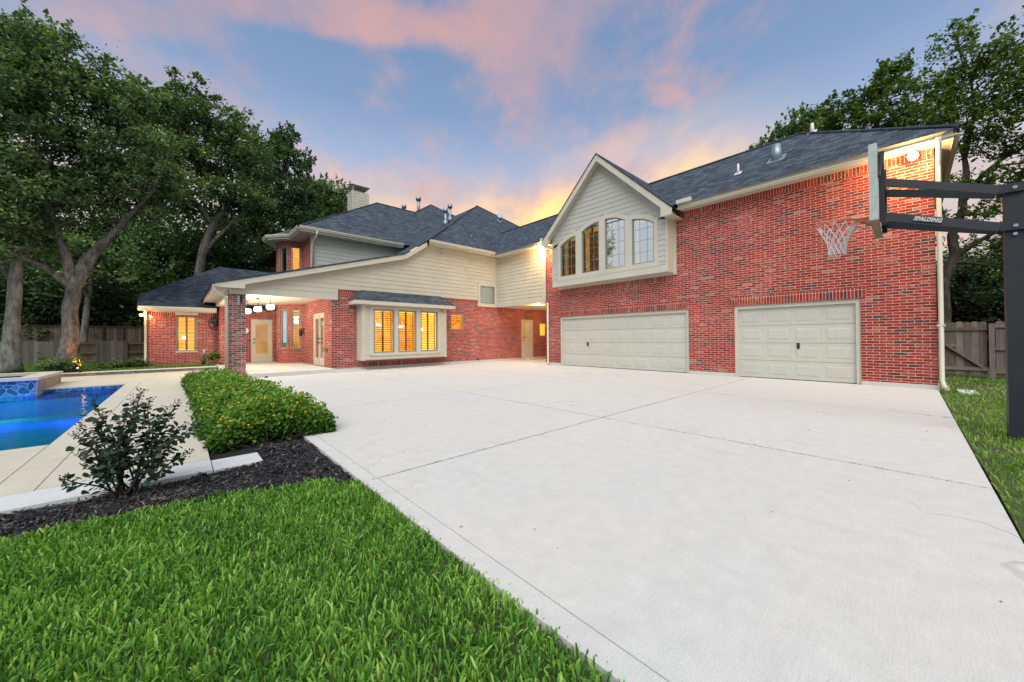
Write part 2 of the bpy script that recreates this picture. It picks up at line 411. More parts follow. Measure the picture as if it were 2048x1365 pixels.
def np_mesh(name, V, nper, faces, tone, mat, parent=None, smooth=False):
    """V (n*nper,3); faces: list of index tuples within one element"""
    n = len(V)//nper; me = bpy.data.meshes.new(name)
    me.vertices.add(len(V)); me.vertices.foreach_set('co', V.astype(np.float32).ravel())
    off = (np.arange(n)*nper)[:, None]
    loops = np.concatenate([off+np.array(f)[None, :] for f in faces], axis=1).ravel()
    lens = np.tile(np.array([len(f) for f in faces]), n)
    me.loops.add(len(loops)); me.loops.foreach_set('vertex_index', loops.astype(np.int32))
    me.polygons.add(len(lens)); st = np.concatenate([[0], np.cumsum(lens)[:-1]])
    me.polygons.foreach_set('loop_start', st.astype(np.int32)); me.polygons.foreach_set('loop_total', lens.astype(np.int32))
    if smooth: me.polygons.foreach_set('use_smooth', np.ones(len(lens), bool))
    a = me.attributes.new('tone', 'FLOAT', 'POINT'); a.data.foreach_set('value', np.repeat(tone, nper).astype(np.float32))
    me.update(calc_edges=True); me.materials.append(M[mat])
    o = bpy.data.objects.new(name, me); COL.objects.link(o)
    if parent is not None:
        o.parent = parent
        if parent.type == 'EMPTY' and parent.get('_abs'): o.matrix_parent_inverse = Matrix.Translation(-parent.location)
    return o
def leaves(C, size, upb=.5, aspect=.55, droop=.25, dirs=None):
    """diamond leaf quads (folded) around centres C"""
    n = len(C)
    nrm = RNG.normal(size=(n, 3)); nrm[:, 2] = np.abs(nrm[:, 2])+upb; nrm /= np.linalg.norm(nrm, axis=1)[:, None]
    d = RNG.normal(size=(n, 3)) if dirs is None else dirs+RNG.normal(size=(n, 3))*.4
    d[:, 2] -= droop; d -= nrm*(d*nrm).sum(1)[:, None]; d /= np.linalg.norm(d, axis=1)[:, None]+1e-9
    s_ = np.cross(nrm, d); sz = size if hasattr(size, '__len__') else np.full(n, size); sz = sz[:, None]
    V = np.empty((n, 6, 3)); w = aspect*.5
    V[:, 0] = C-d*sz*.5; V[:, 1] = C-d*sz*.12+s_*sz*w+nrm*sz*.08; V[:, 2] = C+d*sz*.22+s_*sz*w*.8+nrm*sz*.07
    V[:, 3] = C+d*sz*.5-nrm*sz*.06; V[:, 4] = C+d*sz*.22-s_*sz*w*.8+nrm*sz*.07; V[:, 5] = C-d*sz*.12-s_*sz*w+nrm*sz*.08
    return V.reshape(-1, 3)
LF = [(0, 1, 2, 3), (0, 3, 4, 5)]

def clip(poly, a, b, c, keep=1):        # keep side a*x+b*y>=c
    res = []
    for i in range(len(poly)):
        p, q = poly[i], poly[(i+1) % len(poly)]
        dp = a*p[0]+b*p[1]-c; dq = a*q[0]+b*q[1]-c
        if dp >= 0: res.append(p)
        if (dp >= 0) != (dq >= 0):
            t = dp/(dp-dq); res.append((p[0]+(q[0]-p[0])*t, p[1]+(q[1]-p[1])*t))
    return res
def siding(mb, poly, step=.165, z0=0, proud=.014):
    """lap boards clipped to a convex polygon given in the frame's (u, z)"""
    zs = [p[1] for p in poly]; k = math.floor((min(zs)-z0)/step)
    while z0+k*step < max(zs):
        a, b = z0+k*step, z0+(k+1)*step; k += 1
        q = clip(clip(poly, 0, 1, a), 0, -1, -b)
        if len(q) < 3: continue
        if max(p[1] for p in q)-min(p[1] for p in q) < 1e-4: continue
        q = [p for i, p in enumerate(q) if (abs(p[0]-q[i-1][0])+abs(p[1]-q[i-1][1])) > 1e-6]
        if len(q) < 3: continue
        d = lambda z: .004+proud*(b-z)/step
        mb.face([(p[0], d(p[1]), p[1]) for p in q])
        lo = [p for p in q if abs(p[1]-a) < 1e-6]
        if len(lo) >= 2:
            u0, u1 = min(p[0] for p in lo), max(p[0] for p in lo)
            mb.face([(u0, 0, a), (u1, 0, a), (u1, d(a), a), (u0, d(a), a)])
def wall_open(mb, u0, u1, z0, z1, opens, depth=.1, swap=False):
    """wall face at d=0 with rectangular openings and reveals going inward"""
    us = sorted({u0, u1, *[c for o in opens for c in o[:2]]}); zs = sorted({z0, z1, *[c for o in opens for c in o[2:]]})
    for i in range(len(us)-1):
        for j in range(len(zs)-1):
            cu, cz = (us[i]+us[i+1])/2, (zs[j]+zs[j+1])/2
            if any(o[0] < cu < o[1] and o[2] < cz < o[3] for o in opens): continue
            mb.face([(us[i], 0, zs[j]), (us[i+1], 0, zs[j]), (us[i+1], 0, zs[j+1]), (us[i], 0, zs[j+1])])
    for a, b, c, d in opens:
        if c > z0+1e-6: mb.face([(a, 0, c), (a, -depth, c), (b, -depth, c), (b, 0, c)])
        mb.face([(a, 0, c), (a, 0, d), (a, -depth, d), (a, -depth, c)]); mb.face([(b, 0, d), (b, 0, c), (b, -depth, c), (b, -depth, d)])
        mb.face([(a, 0, d), (b, 0, d), (b, -depth, d), (a, -depth, d)])

# frames: (ox, oy, ux, uy, nx, ny): u along the wall, n outward
FY = lambda y: (0, y, 1, 0, 0, -1)          # wall facing -Y ; u = X
FX = lambda x: (x, 0, 0, 1, -1, 0)          # wall facing -X ; u = Y
exec_parts = []
# ================================================================== HOUSE
house = empty('brick_house', (8, 15, 0), 'large two-storey red brick and beige siding house with dark shingle roofs and three garage bays', 'house')
def part(mb, name, mat, parent=house, label=None, bevel=0):
    o = mb.build(name, mat, parent, bevel=bevel)
    if label: o['label'] = label
    return o

def window(fr, u0, u1, z0, z1, d=0.0, room='glow', slat='slat', split=2, fw_=.05, hung=False, label=None, muntin=None, tops=None, glass='glass',
           slats=True, fmat='winframe', name='window', stile=.035, pitch=.075):
    """d: outward offset of the frame face"""
    f = MB(fr)
    if tops is None:
        f.box(u0, u0+fw_, d-.07, d, z0, z1); f.box(u1-fw_, u1, d-.07, d, z0, z1)
        f.box(u0+fw_, u1-fw_, d-.07, d-.002, z1-fw_, z1); f.box(u0+fw_, u1-fw_, d-.07, d-.002, z0, z0+fw_)
        if hung: zm = (z0+z1)/2-.05; f.box(u0+fw_, u1-fw_, d-.06, d-.01, zm, zm+.045)
        topf = lambda u: z1
    else:
        topf = lambda u: float(np.interp(u, [t[0] for t in tops], [t[1] for t in tops]))
        us = np.linspace(u0, u1, 9)
        f.box(u0, u0+fw_, d-.07, d, z0, topf(u0)); f.box(u1-fw_, u1, d-.07, d, z0, topf(u1))
        f.box(u0+fw_, u1-fw_, d-.07, d-.002, z0, z0+fw_)
        f.bar([(u, d-.035, topf(u)-fw_/2) for u in us], .07, fw_)
    if muntin:
        nu, nz = muntin
        for i in range(1, nu):
            u = u0+(u1-u0)*i/nu; f.box(u-.0055, u+.0055, d-.045, d-.03, z0+fw_, topf(u)-fw_)
        for j in range(1, nz):
            z = z0+(z1-z0)*j/nz
            if z < min(topf(u0), topf(u1)): f.box(u0+fw_, u1-fw_, d-.046, d-.031, z-.0055, z+.0055)
    w = part(f, name, fmat, label=label)
    g = MB(fr)
    a, b = u0+.02, u1-.02
    us = np.linspace(a, b, 9)
    pts = [(a, d-.038, z0+.02), (b, d-.038, z0+.02)]+[(u, d-.038, topf(u)-.02) for u in us[::-1]]
    g.face(pts); part(g, 'pane', glass, w)
    ztop = max(topf(u) for u in us)
    if slats:
        s = MB(fr); n = split; W = (u1-u0-2*fw_)/n
        for i in range(n):
            p0 = u0+fw_+i*W; p1 = p0+W
            s.box(p0, p0+stile, d-.15, d-.12, z0+fw_, min(topf(p0), ztop)-fw_); s.box(p1-stile, p1, d-.15, d-.12, z0+fw_, min(topf(p1), ztop)-fw_)
            z = z0+fw_+.04; x0, x1 = p0+stile, p1-stile
            while z < min(topf(x0), topf(x1))-fw_-.03:
                s.face([(x0, d-.165, z+.03), (x1, d-.165, z+.03), (x1, d-.11, z-.012), (x0, d-.11, z-.012)]); z += pitch
        part(s, 'shutter', slat, w)
    r = MB(fr); D = d-.62
    r.face([(u0, D, z0), (u1, D, z0), (u1, D, ztop), (u0, D, ztop)])
    for u in (u0, u1): r.face([(u, d-.18, z0), (u, D, z0), (u, D, ztop), (u, d-.18, ztop)])
    for z in (z0, ztop): r.face([(u0, d-.18, z), (u1, d-.18, z), (u1, D, z), (u0, D, z)])
    part(r, 'room_wall', room, w)
    return w

# ---- brick walls
GX, MY = 12.37, 14.72
EZ = 5.5                                  # eave height of the garage wing
w = MB(FX(GX)); wall_open(w, -.444, 11.2, .1, 5.18, [(3.54, 4.87+.0, 0, 0)][:0]+[(.776, 3.54, .1, 2.13), (4.87, 10.357, .1, 2.13)], .14)
w.face([(-.444, 0, 5.18), (11.2, 0, 5.18), (11.2, 0, 5.5), (-.444, 0, 5.5)])
part(w, 'garage_wall', 'brick')
w = MB(); w.box(GX+.002, 18.1, -.442, -.3, .1, 5.5); w.box(GX+.002, 18.1, 11.06, 11.198, .1, 5.5); w.box(17.9, 18.098, -.3, 11.06, .1, 5.5)
part(w, 'rear_garage_wall', 'brick')
w = MB(FX(GX))
w.box(.776-.1, 3.54+.1, 0, .014, 2.135, 2.40, True); w.box(4.87-.0, 10.357+.1, 0, .014, 2.135, 2.37, True)
part(w, 'brick_lintel', 'soldier')
w = MB(FX(GX)); w.box(-.444, 5.25, .0, .008, 5.19, 5.42, True); w.box(5.32, 10.72, 0, .008, 3.13, 3.34, True); part(w, 'brick_frieze', 'soldier')
for a_, b_ in ((-.47, .776), (3.54, 4.87), (10.357, 11.22)):
    w = MB(); w.box(GX-.03, GX+.1, a_, b_, -.1, .1)
    if a_ < 0: w.box(GX+.1, 18.12, -.47, -.3, -.1, .1)
    part(w, 'garage_foundation', 'slab')
# main wall
w = MB(FY(MY)); wall_open(w, 4.24, 19.0, .1, 3.2, [(5.25, 8.82, .5, 2.5), (9.514, 10.317, 1.611, 2.416), (14.2, 15.16, .1, 2.25), (15.7, 17.1, 1.3, 2.1)], .1)
part(w, 'main_wall', 'brick')
w = MB(FY(MY)); w.box(4.243, 11.12, 0, .008, 2.96, 3.165, True); w.box(11.12, 14.2, 0, .008, 2.62, 2.82, True); w.box(5.18, 8.9, 0, .03, .11, .37, True); part(w, 'brick_frieze', 'soldier')
w = MB(FX(4.24)); wall_open(w, MY, 19.2, .13, 2.95, [(15.75, 17.45, .13, 2.3)], .1)
w.face([(MY, 0, 2.95), (17.6, 0, 2.95), (17.6, 0, 3.9), (MY, 0, 3.9)][:0] or [(MY, 0, 2.95), (19.2, 0, 2.95), (19.2, 0, 3.0), (MY, 0, 3.0)])
w.face([(17.6, 0, 3.9), (19.2, 0, 3.9), (19.2, 0, 5.86), (17.6, 0, 5.86)])
part(w, 'porch_side_wall', 'brick')
# turret
tc = (4.24, 20.1); TR = .9; NF = 5
tv = [(tc[0]+TR*math.cos(R(-90-180/NF*k)), tc[1]+TR*math.sin(R(-90-180/NF*k))) for k in range(NF+1)]
tw = MB(); wins = []
for k in range(NF):
    (x0, y0), (x1, y1) = tv[k], tv[k+1]; ln = math.hypot(x1-x0, y1-y0); ux, uy = (x1-x0)/ln, (y1-y0)/ln
    fr = (x0, y0, ux, uy, uy*1.0, -ux*1.0)
    mid = ((x0+x1)/2-tc[0], (y0+y1)/2-tc[1])
    if fr[4]*mid[0]+fr[5]*mid[1] < 0: fr = (x0, y0, ux, uy, -uy, ux)
    tw.fr = fr; m_ = .07 if k == 0 else .1
    wall_open(tw, 0, ln, .1, 2.95, [(m_, ln-m_, .82, 2.62)], .09)
    wall_open(tw, 0, ln, 2.95, 5.86, [(m_, ln-m_, 4.1, 5.55)], .09)
    wins.append((fr, ln, m_, k))
part(tw, 'turret_wall', 'brick')
for fr, ln, m_, k in wins:
    if k < 3:
        window(fr, m_, ln-m_, .82, 2.62, -.03, 'glow_low' if k else 'glow', 'slat', 1, .045)
        window(fr, m_, ln-m_, 4.1, 5.55, -.03, 'glow', 'slat', 1, .045)
# back wall and left wing
BY = 21.2
w = MB(FY(BY)); wall_open(w, -1.05, 4.3, .13, 2.55, [(-.132, .549, .756, 2.321), (2.5, 3.36, .13, 2.2)], .1); w.face([(1.3, 0, 2.55), (4.3, 0, 2.55), (4.3, 0, 2.9), (1.3, 0, 2.9)]); part(w, 'wing_wall', 'brick')
w = MB(); w.box(-1.048, -.9, BY+.002, 28, .13, 2.6); part(w, 'wing_side_wall', 'brick')
w = MB(FY(BY)); w.box(-1.05, 1.25, 0, .008, 2.22, 2.43, True); part(w, 'brick_frieze', 'soldier')
w = MB(); w.box(-1.08, 1.3, BY-.03, BY+.2, -.1, .13); w.box(4.21, 19, MY-.02, MY+.1, -.1, .1); part(w, 'house_foundation', 'slab')
# columns
for x0, x1, y0, y1, z1, lab in ((1.157, 1.6, MY, MY+.44, 2.75, 'brick porch column with a downspout beside it'), (1.28, 1.7, 20.6, 21.0, 2.95, 'rear brick porch column by the wing')):
    w = MB(); w.box(x0, x1, y0, y1, 0, z1); part(w, 'column', 'brick_col' if z1 < 2.8 else 'brick', label=lab)

# ---- siding
w = MB(FY(MY-.03))
for poly in ([(1.16, 2.86), (4.41, 2.86), (4.41, 3.98), (1.16, 2.99)], [(4.41, 3.16), (7.12, 3.16), (7.12, 4.80), (4.41, 3.98)],
             [(7.12, 3.16), (8.2, 3.16), (8.2, 5.5), (7.12, 4.8)], [(8.2, 3.16), (11.12, 3.16), (11.12, 5.5), (8.2, 5.5)],
             [(11.12, 3.95), (12.3, 3.95), (12.3, 5.5), (11.12, 5.5)]):
    siding(w, poly, .175)
part(w, 'siding_wall', 'siding')
w = MB(FY(MY-.03)); w.box(1.157, 4.41, -.03, .012, 2.72, 2.865); w.box(4.38, 4.44, .0, .03, 2.722, 3.2); w.box(4.44, 11.1, 0, .012, 3.13, 3.19); w.box(11.1, 12.345, .0, .014, 2.83, 3.0)
w.box(11.12, 11.27, .0, .032, 3.0, 4.02); w.box(12.21, 12.34, 0, .032, 3.0, 5.46); w.box(11.27, 12.21, 0, .03, 3.9, 4.02)
w.box(1.16, 1.6, -.2, -.03, 2.75, 2.9)
part(w, 'siding_trim', 'trim')
w = MB(FX(GX-.03)); siding(w, [(11.16, 2.95), (14.66, 2.95), (14.66, 5.46), (11.16, 5.46)], .175); part(w, 'siding_wall', 'siding')
w = MB(FX(GX-.03)); w.box(11.16, 14.69, 0, .026, 2.83, 2.97); w.box(11.14, 11.3, 0, .03, 2.97, 5.46); w.box(14.56, 14.66, 0, .03, 2.97, 5.46); part(w, 'siding_trim', 'trim')
w = MB(FY(17.6)); siding(w, [(4.3, 3.9), (8.9, 3.9), (8.9, 5.84), (4.3, 5.84)], .175); part(w, 'siding_wall', 'siding2')
w = MB(FY(17.6)); w.box(4.2, 4.36, -.002, .03, 3.9, 5.83); part(w, 'siding_trim', 'trim')
w = MB(); w.box(8.9, 19, MY+.1, MY+.3, 3.2, 5.5); w.box(4.3, 8.9, 17.63, 17.8, 3.9, 5.8); w.box(4.3, 4.5, 19.2, 19.3, 3, 5.8); w.box(4.3, 8.2, 14.8, 17.6, 2.96, 3.0); part(w, 'inner_wall', 'plaster')
# soffits / ceilings
w = MB(); w.box(GX+.01, 19, 11.2, MY-.002, 2.84, 2.9); part(w, 'breezeway_ceiling', 'plaster')
w = MB(); w.box(1.3, 4.238, MY+.02, BY-.002, 2.87, 2.93); part(w, 'porch_ceiling', 'plaster')
w = MB(); w.box(11.9, GX+.1, -.8, 5.05, 5.38, 5.4); w.box(GX, 18.5, -.8, -.4, 5.382, 5.402); part(w, 'soffit', 'soffit')
w = MB(); w.box(11.9, GX+.1, 10.6, 14.3, 5.38, 5.4); part(w, 'soffit', 'soffit')
w = MB(); w.box(8.3, 12.4, 14.25, MY+.05, 5.44, 5.46); part(w, 'soffit', 'soffit')
# bay window box on the main wall
by = 14.17
w = MB(FY(by)); 
for poly in ([(5.27, .62), (5.52, .62), (5.52, 2.5), (5.27, 2.5)], [(8.56, .62), (8.84, .62), (8.84, 2.5), (8.56, 2.5)], [(5.27, .40), (8.84, .40), (8.84, .62), (5.27, .62)], [(5.27, 2.44), (8.84, 2.44), (8.84, 2.55), (5.27, 2.55)]):
    siding(w, poly, .2, .22, .016)
part(w, 'bay_siding', 'siding')
w = MB(FY(by))
w.box(5.15, 5.29, -.04, .028, .38, 2.56); w.box(8.82, 8.92, -.04, .028, .38, 2.56)
w.box(5.45, 5.6, -.05, .03, .60, 2.44); w.box(8.48, 8.6, -.05, .03, .60, 2.44); w.box(6.46, 6.62, -.05, .03, .66, 2.42); w.box(7.44, 7.64, -.05, .03, .66, 2.42)
w.box(5.6, 8.48, -.05, .031, .58, .665); w.box(5.6, 8.48, -.05, .031, 2.40, 2.5); w.box(5.42, 8.64, -.02, .045, .55, .58)
part(w, 'bay_trim', 'trim')
w = MB(); w.box(5.152, 5.2, by+.04, MY-.01, .38, 2.56); w.box(8.87, 8.918, by+.04, MY-.01, .38, 2.56); w.box(5.2, 8.87, by+.04, MY-.01, .38, .41); part(w, 'bay_side', 'trim')
w1 = window(FY(by), 5.6, 6.46, .665, 2.40, -.01, 'glow', 'slat', 2, .06)
w2 = window(FY(by), 6.62, 7.44, .665, 2.40, -.01, 'glow', 'slat', 2, .06)
w3 = window(FY(by), 7.64, 8.48, .665, 2.40, -.01, 'glow_y', 'slat', 2, .06)
# bay roof
w = MB(); e0, e1, ye, ze = 4.82, 9.27, 13.9, 2.70; zt = 3.15
w.face([(e0, ye, ze), (e1, ye, ze), (8.9, MY, zt+.05), (5.35, MY, zt+.05)]); w.face([(e0, MY, ze), (e0, ye, ze), (5.35, MY, zt+.05)]); w.face([(e1, ye, ze), (e1, MY, ze), (8.9, MY, zt+.05)])
part(w, 'bay_roof', 'shingle')
w = MB(); w.box(e0+.01, e1-.01, ye+.01, ye+.035, 2.55, ze-.004); w.box(e0+.01, e0+.035, ye+.035, MY-.01, 2.55, ze-.004); w.box(e1-.035, e1-.01, ye+.035, MY-.01, 2.55, ze-.004); w.box(e0+.035, e1-.035, ye+.035, MY-.01, 2.56, 2.575)
part(w, 'bay_fascia', 'trim')
# other windows and doors
window(FY(MY), 9.514, 10.317, 1.611, 2.416, -.03, 'glow', 'slat', 1, .07, pitch=.09)
w = MB(FY(MY)); w.bar([(9.58, -.2, 1.72), (10.05, -.2, 2.05), (10.25, -.2, 2.12)], .02, .03); part(w, 'stair_rail', 'black')
window(FY(MY-.03), 11.27, 12.21, 3.0, 3.9, .012, 'glow_low', 'slat_w', 2, .06, glass='glass_sky')
window(FY(MY), 15.7, 17.1, 1.3, 2.1, -.03, 'glow_y', 'slat', 2, .06)
window(FY(BY), -.132, .549, .756, 2.321, -.03, 'glow_y', 'slat', 2, .045, hung=True, pitch=.06)
w = MB(FY(BY)); w.box(-.15, .57, -.02, .03, .70, .756); part(w, 'window_sill', 'trim')
w = MB(FY(BY)); w.box(-.16, .58, -.02, .02, 2.322, 2.42); part(w, 'window_head', 'trim')
def door(fr, u0, u1, z0, z1, gu0, gu1, gz0, gz1, d=-.03, room='glow', hu=None, label=None, two=False, slats=True):
    b = MB(fr); fw_ = .07
    b.box(u0, u0+fw_, d-.06, d+.015, z0, z1); b.box(u1-fw_, u1, d-.06, d+.015, z0, z1); b.box(u0+fw_, u1-fw_, d-.06, d+.013, z1-fw_, z1)
    b.box(u0+fw_, gu0, d-.05, d-.01, z0, z1-fw_); b.box(gu1, u1-fw_, d-.05, d-.01, z0, z1-fw_); b.box(gu0, gu1, d-.05, d-.012, z0, gz0); b.box(gu0, gu1, d-.05, d-.012, gz1, z1-fw_)
    if two: m_ = (u0+u1)/2; b.box(m_-.13, m_+.13, d-.05, d-.011, gz0, gz1); b.box(m_-.02, m_+.02, d-.02, d+.01, z0, z1-fw_)
    o = part(b, 'door', 'trim', label=label)
    g = MB(fr); g.face([(gu0, d-.03, gz0), (gu1, d-.03, gz0), (gu1, d-.03, gz1), (gu0, d-.03, gz1)]); part(g, 'pane', 'glass', o)
    if slats:
        s = MB(fr); z = gz0+.02
        while z < gz1: s.face([(gu0, d-.085, z+.022), (gu1, d-.085, z+.022), (gu1, d-.055, z-.004), (gu0, d-.055, z-.004)]); z += .045
        part(s, 'blind', 'slat', o)
    r = MB(fr); r.face([(gu0-.05, d-.14, gz0-.05), (gu1+.05, d-.14, gz0-.05), (gu1+.05, d-.14, gz1+.05), (gu0-.05, d-.14, gz1+.05)]); part(r, 'room_wall', room, o)
    for (hh, zz, nm_) in ((hu, z0+.95, 'handle'), (hu, z0+1.12, 'deadbolt')):
        h = MB(fr); h.sphere((hh, d+.03, zz), .032, 8, 6); h.tube([(hh, d-.01, zz), (hh, d+.03, zz)], .014, 6)
        part(h, nm_, 'black', o)
    return o
door(FY(BY), 2.5, 3.36, .13, 2.2, 2.68, 3.18, .52, 1.98, hu=2.615, room='glow_low')
door(FY(MY), 14.2, 15.16, .1, 2.25, 14.42, 14.94, 1.12, 2.05, hu=14.33, room='glow_low')
door(FX(4.24), 15.75, 17.45, .13, 2.3, 16.0, 17.2, .45, 2.1, d=-.04, hu=16.52, room='glow_low', two=True, slats=False)
w = MB(); w.box(14.2, 15.2, MY-.6, MY-.02, -.05, .09); part(w, 'door_step', 'slab')

# ---- garage doors
def garage_door(u0, u1, z0, z1, cols, rows, hu, label):
    fr = FX(GX); w = MB(fr); rv = -.10
    # jamb trim
    t = MB(fr); t.box(u0+.0, u0+.09, -.13, -.035, z0, z1-.002); t.box(u1-.09, u1, -.13, -.035, z0, z1-.002); t.box(u0+.09, u1-.09, -.13, -.036, z1-.11, z1-.002)
    a, b = u0+.09, u1-.09; zt = z1-.11; rh = (zt-z0-.015)/rows; cw = (b-a)/cols
    for r in range(rows):
        za, zb = z0+.015+r*rh+.004, z0+.015+(r+1)*rh-.004
        w.box(a, b, -.14, rv, za, zb)
        for c in range(cols):
            x0, x1 = a+c*cw+.075, a+(c+1)*cw-.075; y0, y1 = za+.1, zb-.1
            # recessed groove ring and raised field
            o_, i_ = (x0, x1, y0, y1), (x0+.035, x1-.035, y0+.035, y1-.035)
            def q(p, dd): return [(p[0], dd, p[2]), (p[1], dd, p[2]), (p[1], dd, p[3]), (p[0], dd, p[3])]
            A, B = q(o_, rv+.001), q(i_, rv+.009)
            for k in range(4): w.face([A[k], A[(k+1) % 4], B[(k+1) % 4], B[k]])
            w.face(B)
    o = part(w, 'garage_door', 'door', label=label)
    part(t, 'door_jamb', 'trim', o)
    s = MB(fr); s.box(a, b, -.14, rv-.004, z0, z0+.02); part(s, 'bottom_seal', 'rubber', o)
    h = MB(fr); h.box(hu-.03, hu+.03, rv+.002, rv+.02, z0+.86, z0+1.02); h.tube([(hu, rv+.02, z0+.88), (hu+.0, rv+.06, z0+.9), (hu, rv+.06, z0+.98), (hu, rv+.02, z0+1.0)], .01, 6); part(h, 'handle', 'black', o)
garage_door(.776, 3.54, .0, 2.13, 4, 4, 2.02, 'single garage door nearest the hoop')
garage_door(4.87, 10.357, .0, 2.13, 8, 4, 8.95, 'wide double garage door')
w = MB(FX(GX)); w.box(10.28, 10.33, -.033, -.005, 1.28, 1.4); part(w, 'keypad', 'white')

# ---- gable bay over the garage
gy0, gy1, gx_ = 5.30, 10.3, 11.85
peakY, peakZ, rz = 7.83, 8.15, 5.40
w = MB(FX(gx_)); tops = [(5.3, 5.1), (5.76, 5.21), (6.17, 5.38), (6.57, 5.50), (6.85, 5.56), (7.25, 5.70), (7.68, 5.78), (7.83, 5.79), (7.95, 5.77), (8.35, 5.67), (8.76, 5.53), (9.05, 5.46), (9.45, 5.34), (9.86, 5.16), (10.3, 5.0)]
tz = lambda u: float(np.interp(u, [t[0] for t in tops], [t[1] for t in tops]))
sl = (peakZ-.12-rz)/(peakY-gy0+.15)
rk = lambda u: peakZ-.16-abs(u-peakY)*1.0
for a, b in ((gy0+.02, 5.63), (9.99, gy1-.02)):
    siding(w, [(a, 3.62), (b, 3.62), (b, min(tz(b), rk(b))), (a, min(tz(a), rk(a)))], .178)
cut = [5.3, 5.76, 6.17, 6.57, 6.85, 7.25, 7.68, 7.83, 7.95, 8.35, 8.76, 9.05, 9.45, 9.86, 10.3]
for a, b in zip(cut[:-1], cut[1:]):
    ta, tb = tz(a)+.1, tz(b)+.1
    if rk(a) > ta or rk(b) > tb: siding(w, [(a, min(ta, rk(a))), (b, min(tb, rk(b))), (b, rk(b)), (a, rk(a))], .178)
for a, b in zip(cut[:-1], cut[1:]): w.face([(a, .0, min(tz(a), rk(a))-.06), (b, .0, min(tz(b), rk(b))-.06), (b, .0, rk(b)), (a, .0, rk(a))])
w.box(gy0+.03, 5.63, -.04, 0, 3.6, 5.2); w.box(9.99, gy1-.03, -.04, 0, 3.6, 5.2)
part(w, 'gable_siding', 'siding2')
w = MB(FX(gx_))
w.box(gy0, gy1, -.05, .032, 3.37, 3.6); w.box(gy0, gy0+.06, -.03, .032, 3.6, 5.32); w.box(gy1-.06, gy1, -.03, .032, 3.6, 5.32); w.box(gy0+.3, gy1-.3, -.03, .042, 3.6, 3.72)
for a, b in ((5.62, 5.76), (6.57-.0, 6.845), (7.678, 7.943), (8.756, 9.05), (9.86, 10.0)):
    a2, b2 = (a, b)
    if a == 5.62: a2, b2 = 5.62, 5.76
    w.prism([(a2, 3.72), (b2, 3.72), (b2, tz(b2)+.05), (a2, tz(a2)+.05)], 'y', -.03, .03)
gaps = [(5.76, 6.57), (6.845, 7.678), (7.943, 8.756), (9.05, 9.86)]
wt = []
for a, b in gaps:
    us = np.linspace(a, b, 7); base = [tz(u)-.06 for u in us]
    # each light has its own rounded shoulders
    tt = [(float(u), float(bz-.05*abs(2*(u-a)/(b-a)-1)**3)) for u, bz in zip(us, base)]; wt.append(tt)
    for (u_, z_), (v_, y_) in zip(tt[:-1], tt[1:]):
        w.prism([(u_, z_), (v_, y_), (v_, tz(v_)+.1), (u_, tz(u_)+.1)], 'y', -.03, .028)
    w.box(a, b, -.03, .03, 3.72, 3.77)
part(w, 'gable_trim', 'trim')
for (a, b), tt, rm in zip(gaps, wt, ('glow_low',)*4):
    window(FX(gx_), a, b, 3.77, max(t[1] for t in tt), .0, rm, 'slat_w' if b < 8 else 'slat', 2, .035, muntin=(3, 4), tops=tt, glass='glass_sky' if b < 8 else 'glass_half')
w = MB(); w.box(gx_+.03, GX-.003, gy0+.003, gy0+.06, 3.372, 5.36); w.box(gx_+.03, GX-.003, gy1-.06, gy1-.003, 3.45, 5.3); w.box(gx_+.032, GX-.003, gy0+.06, gy1-.06, 3.38, 3.41)
w.box(GX-.06, GX-.004, gy0-.06, gy0+.002, 3.38, 5.38); w.box(GX-.06, GX-.004, gy0-.06, gy1+.06, 3.32, 3.378)
part(w, 'bay_side', 'trim')
# gable roof
rx = 11.5; w = MB(); th = .05
for sgn, ye_ in ((-1, 5.02), (1, 10.62)):
    zr = peakZ; ze_ = peakZ-abs(ye_-peakY)*.985
    w.face([(rx, peakY, zr), (15.6, peakY, zr), (15.6, ye_, ze_), (rx, ye_, ze_)])
    w.face([(rx, peakY, zr-th), (15.6, peakY, zr-th), (15.6, ye_, ze_-th), (rx, ye_, ze_-th)])
    w.face([(rx, peakY, zr), (rx, ye_, ze_), (rx, ye_, ze_-th), (rx, peakY, zr-th)])
part(w, 'gable_roof', 'shingle')
w = MB()
for ye_ in (5.02, 10.62):
    ze_ = peakZ-abs(ye_-peakY)*.985; s_ = -1 if ye_ < peakY else 1
    w.prism([(peakY, peakZ-.055), (ye_, ze_-.055), (ye_, ze_-.24), (ye_-s_*.12, ze_-.24+.04), (peakY, peakZ-.30)], 'x', rx+.02, rx+.05)
    w.face([(rx+.05, peakY, peakZ-.2), (gx_, peakY, peakZ-.2), (gx_, ye_, ze_-.2), (rx+.05, ye_, ze_-.2)])
    w.box(rx+.02, GX, ye_-.02 if s_ < 0 else ye_-.3, ye_+.3 if s_ < 0 else ye_+.02, ze_-.26, ze_-.245)
    w.prism([(ye_, ze_-.06), (ye_-s_*.36, ze_-.06+.30), (ye_-s_*.36, ze_-.262), (ye_, ze_-.262)], 'x', rx+.012, rx+.019)
part(w, 'rake_board', 'trim')

# ---- roofs
def slope(mb, pts): mb.face(pts)
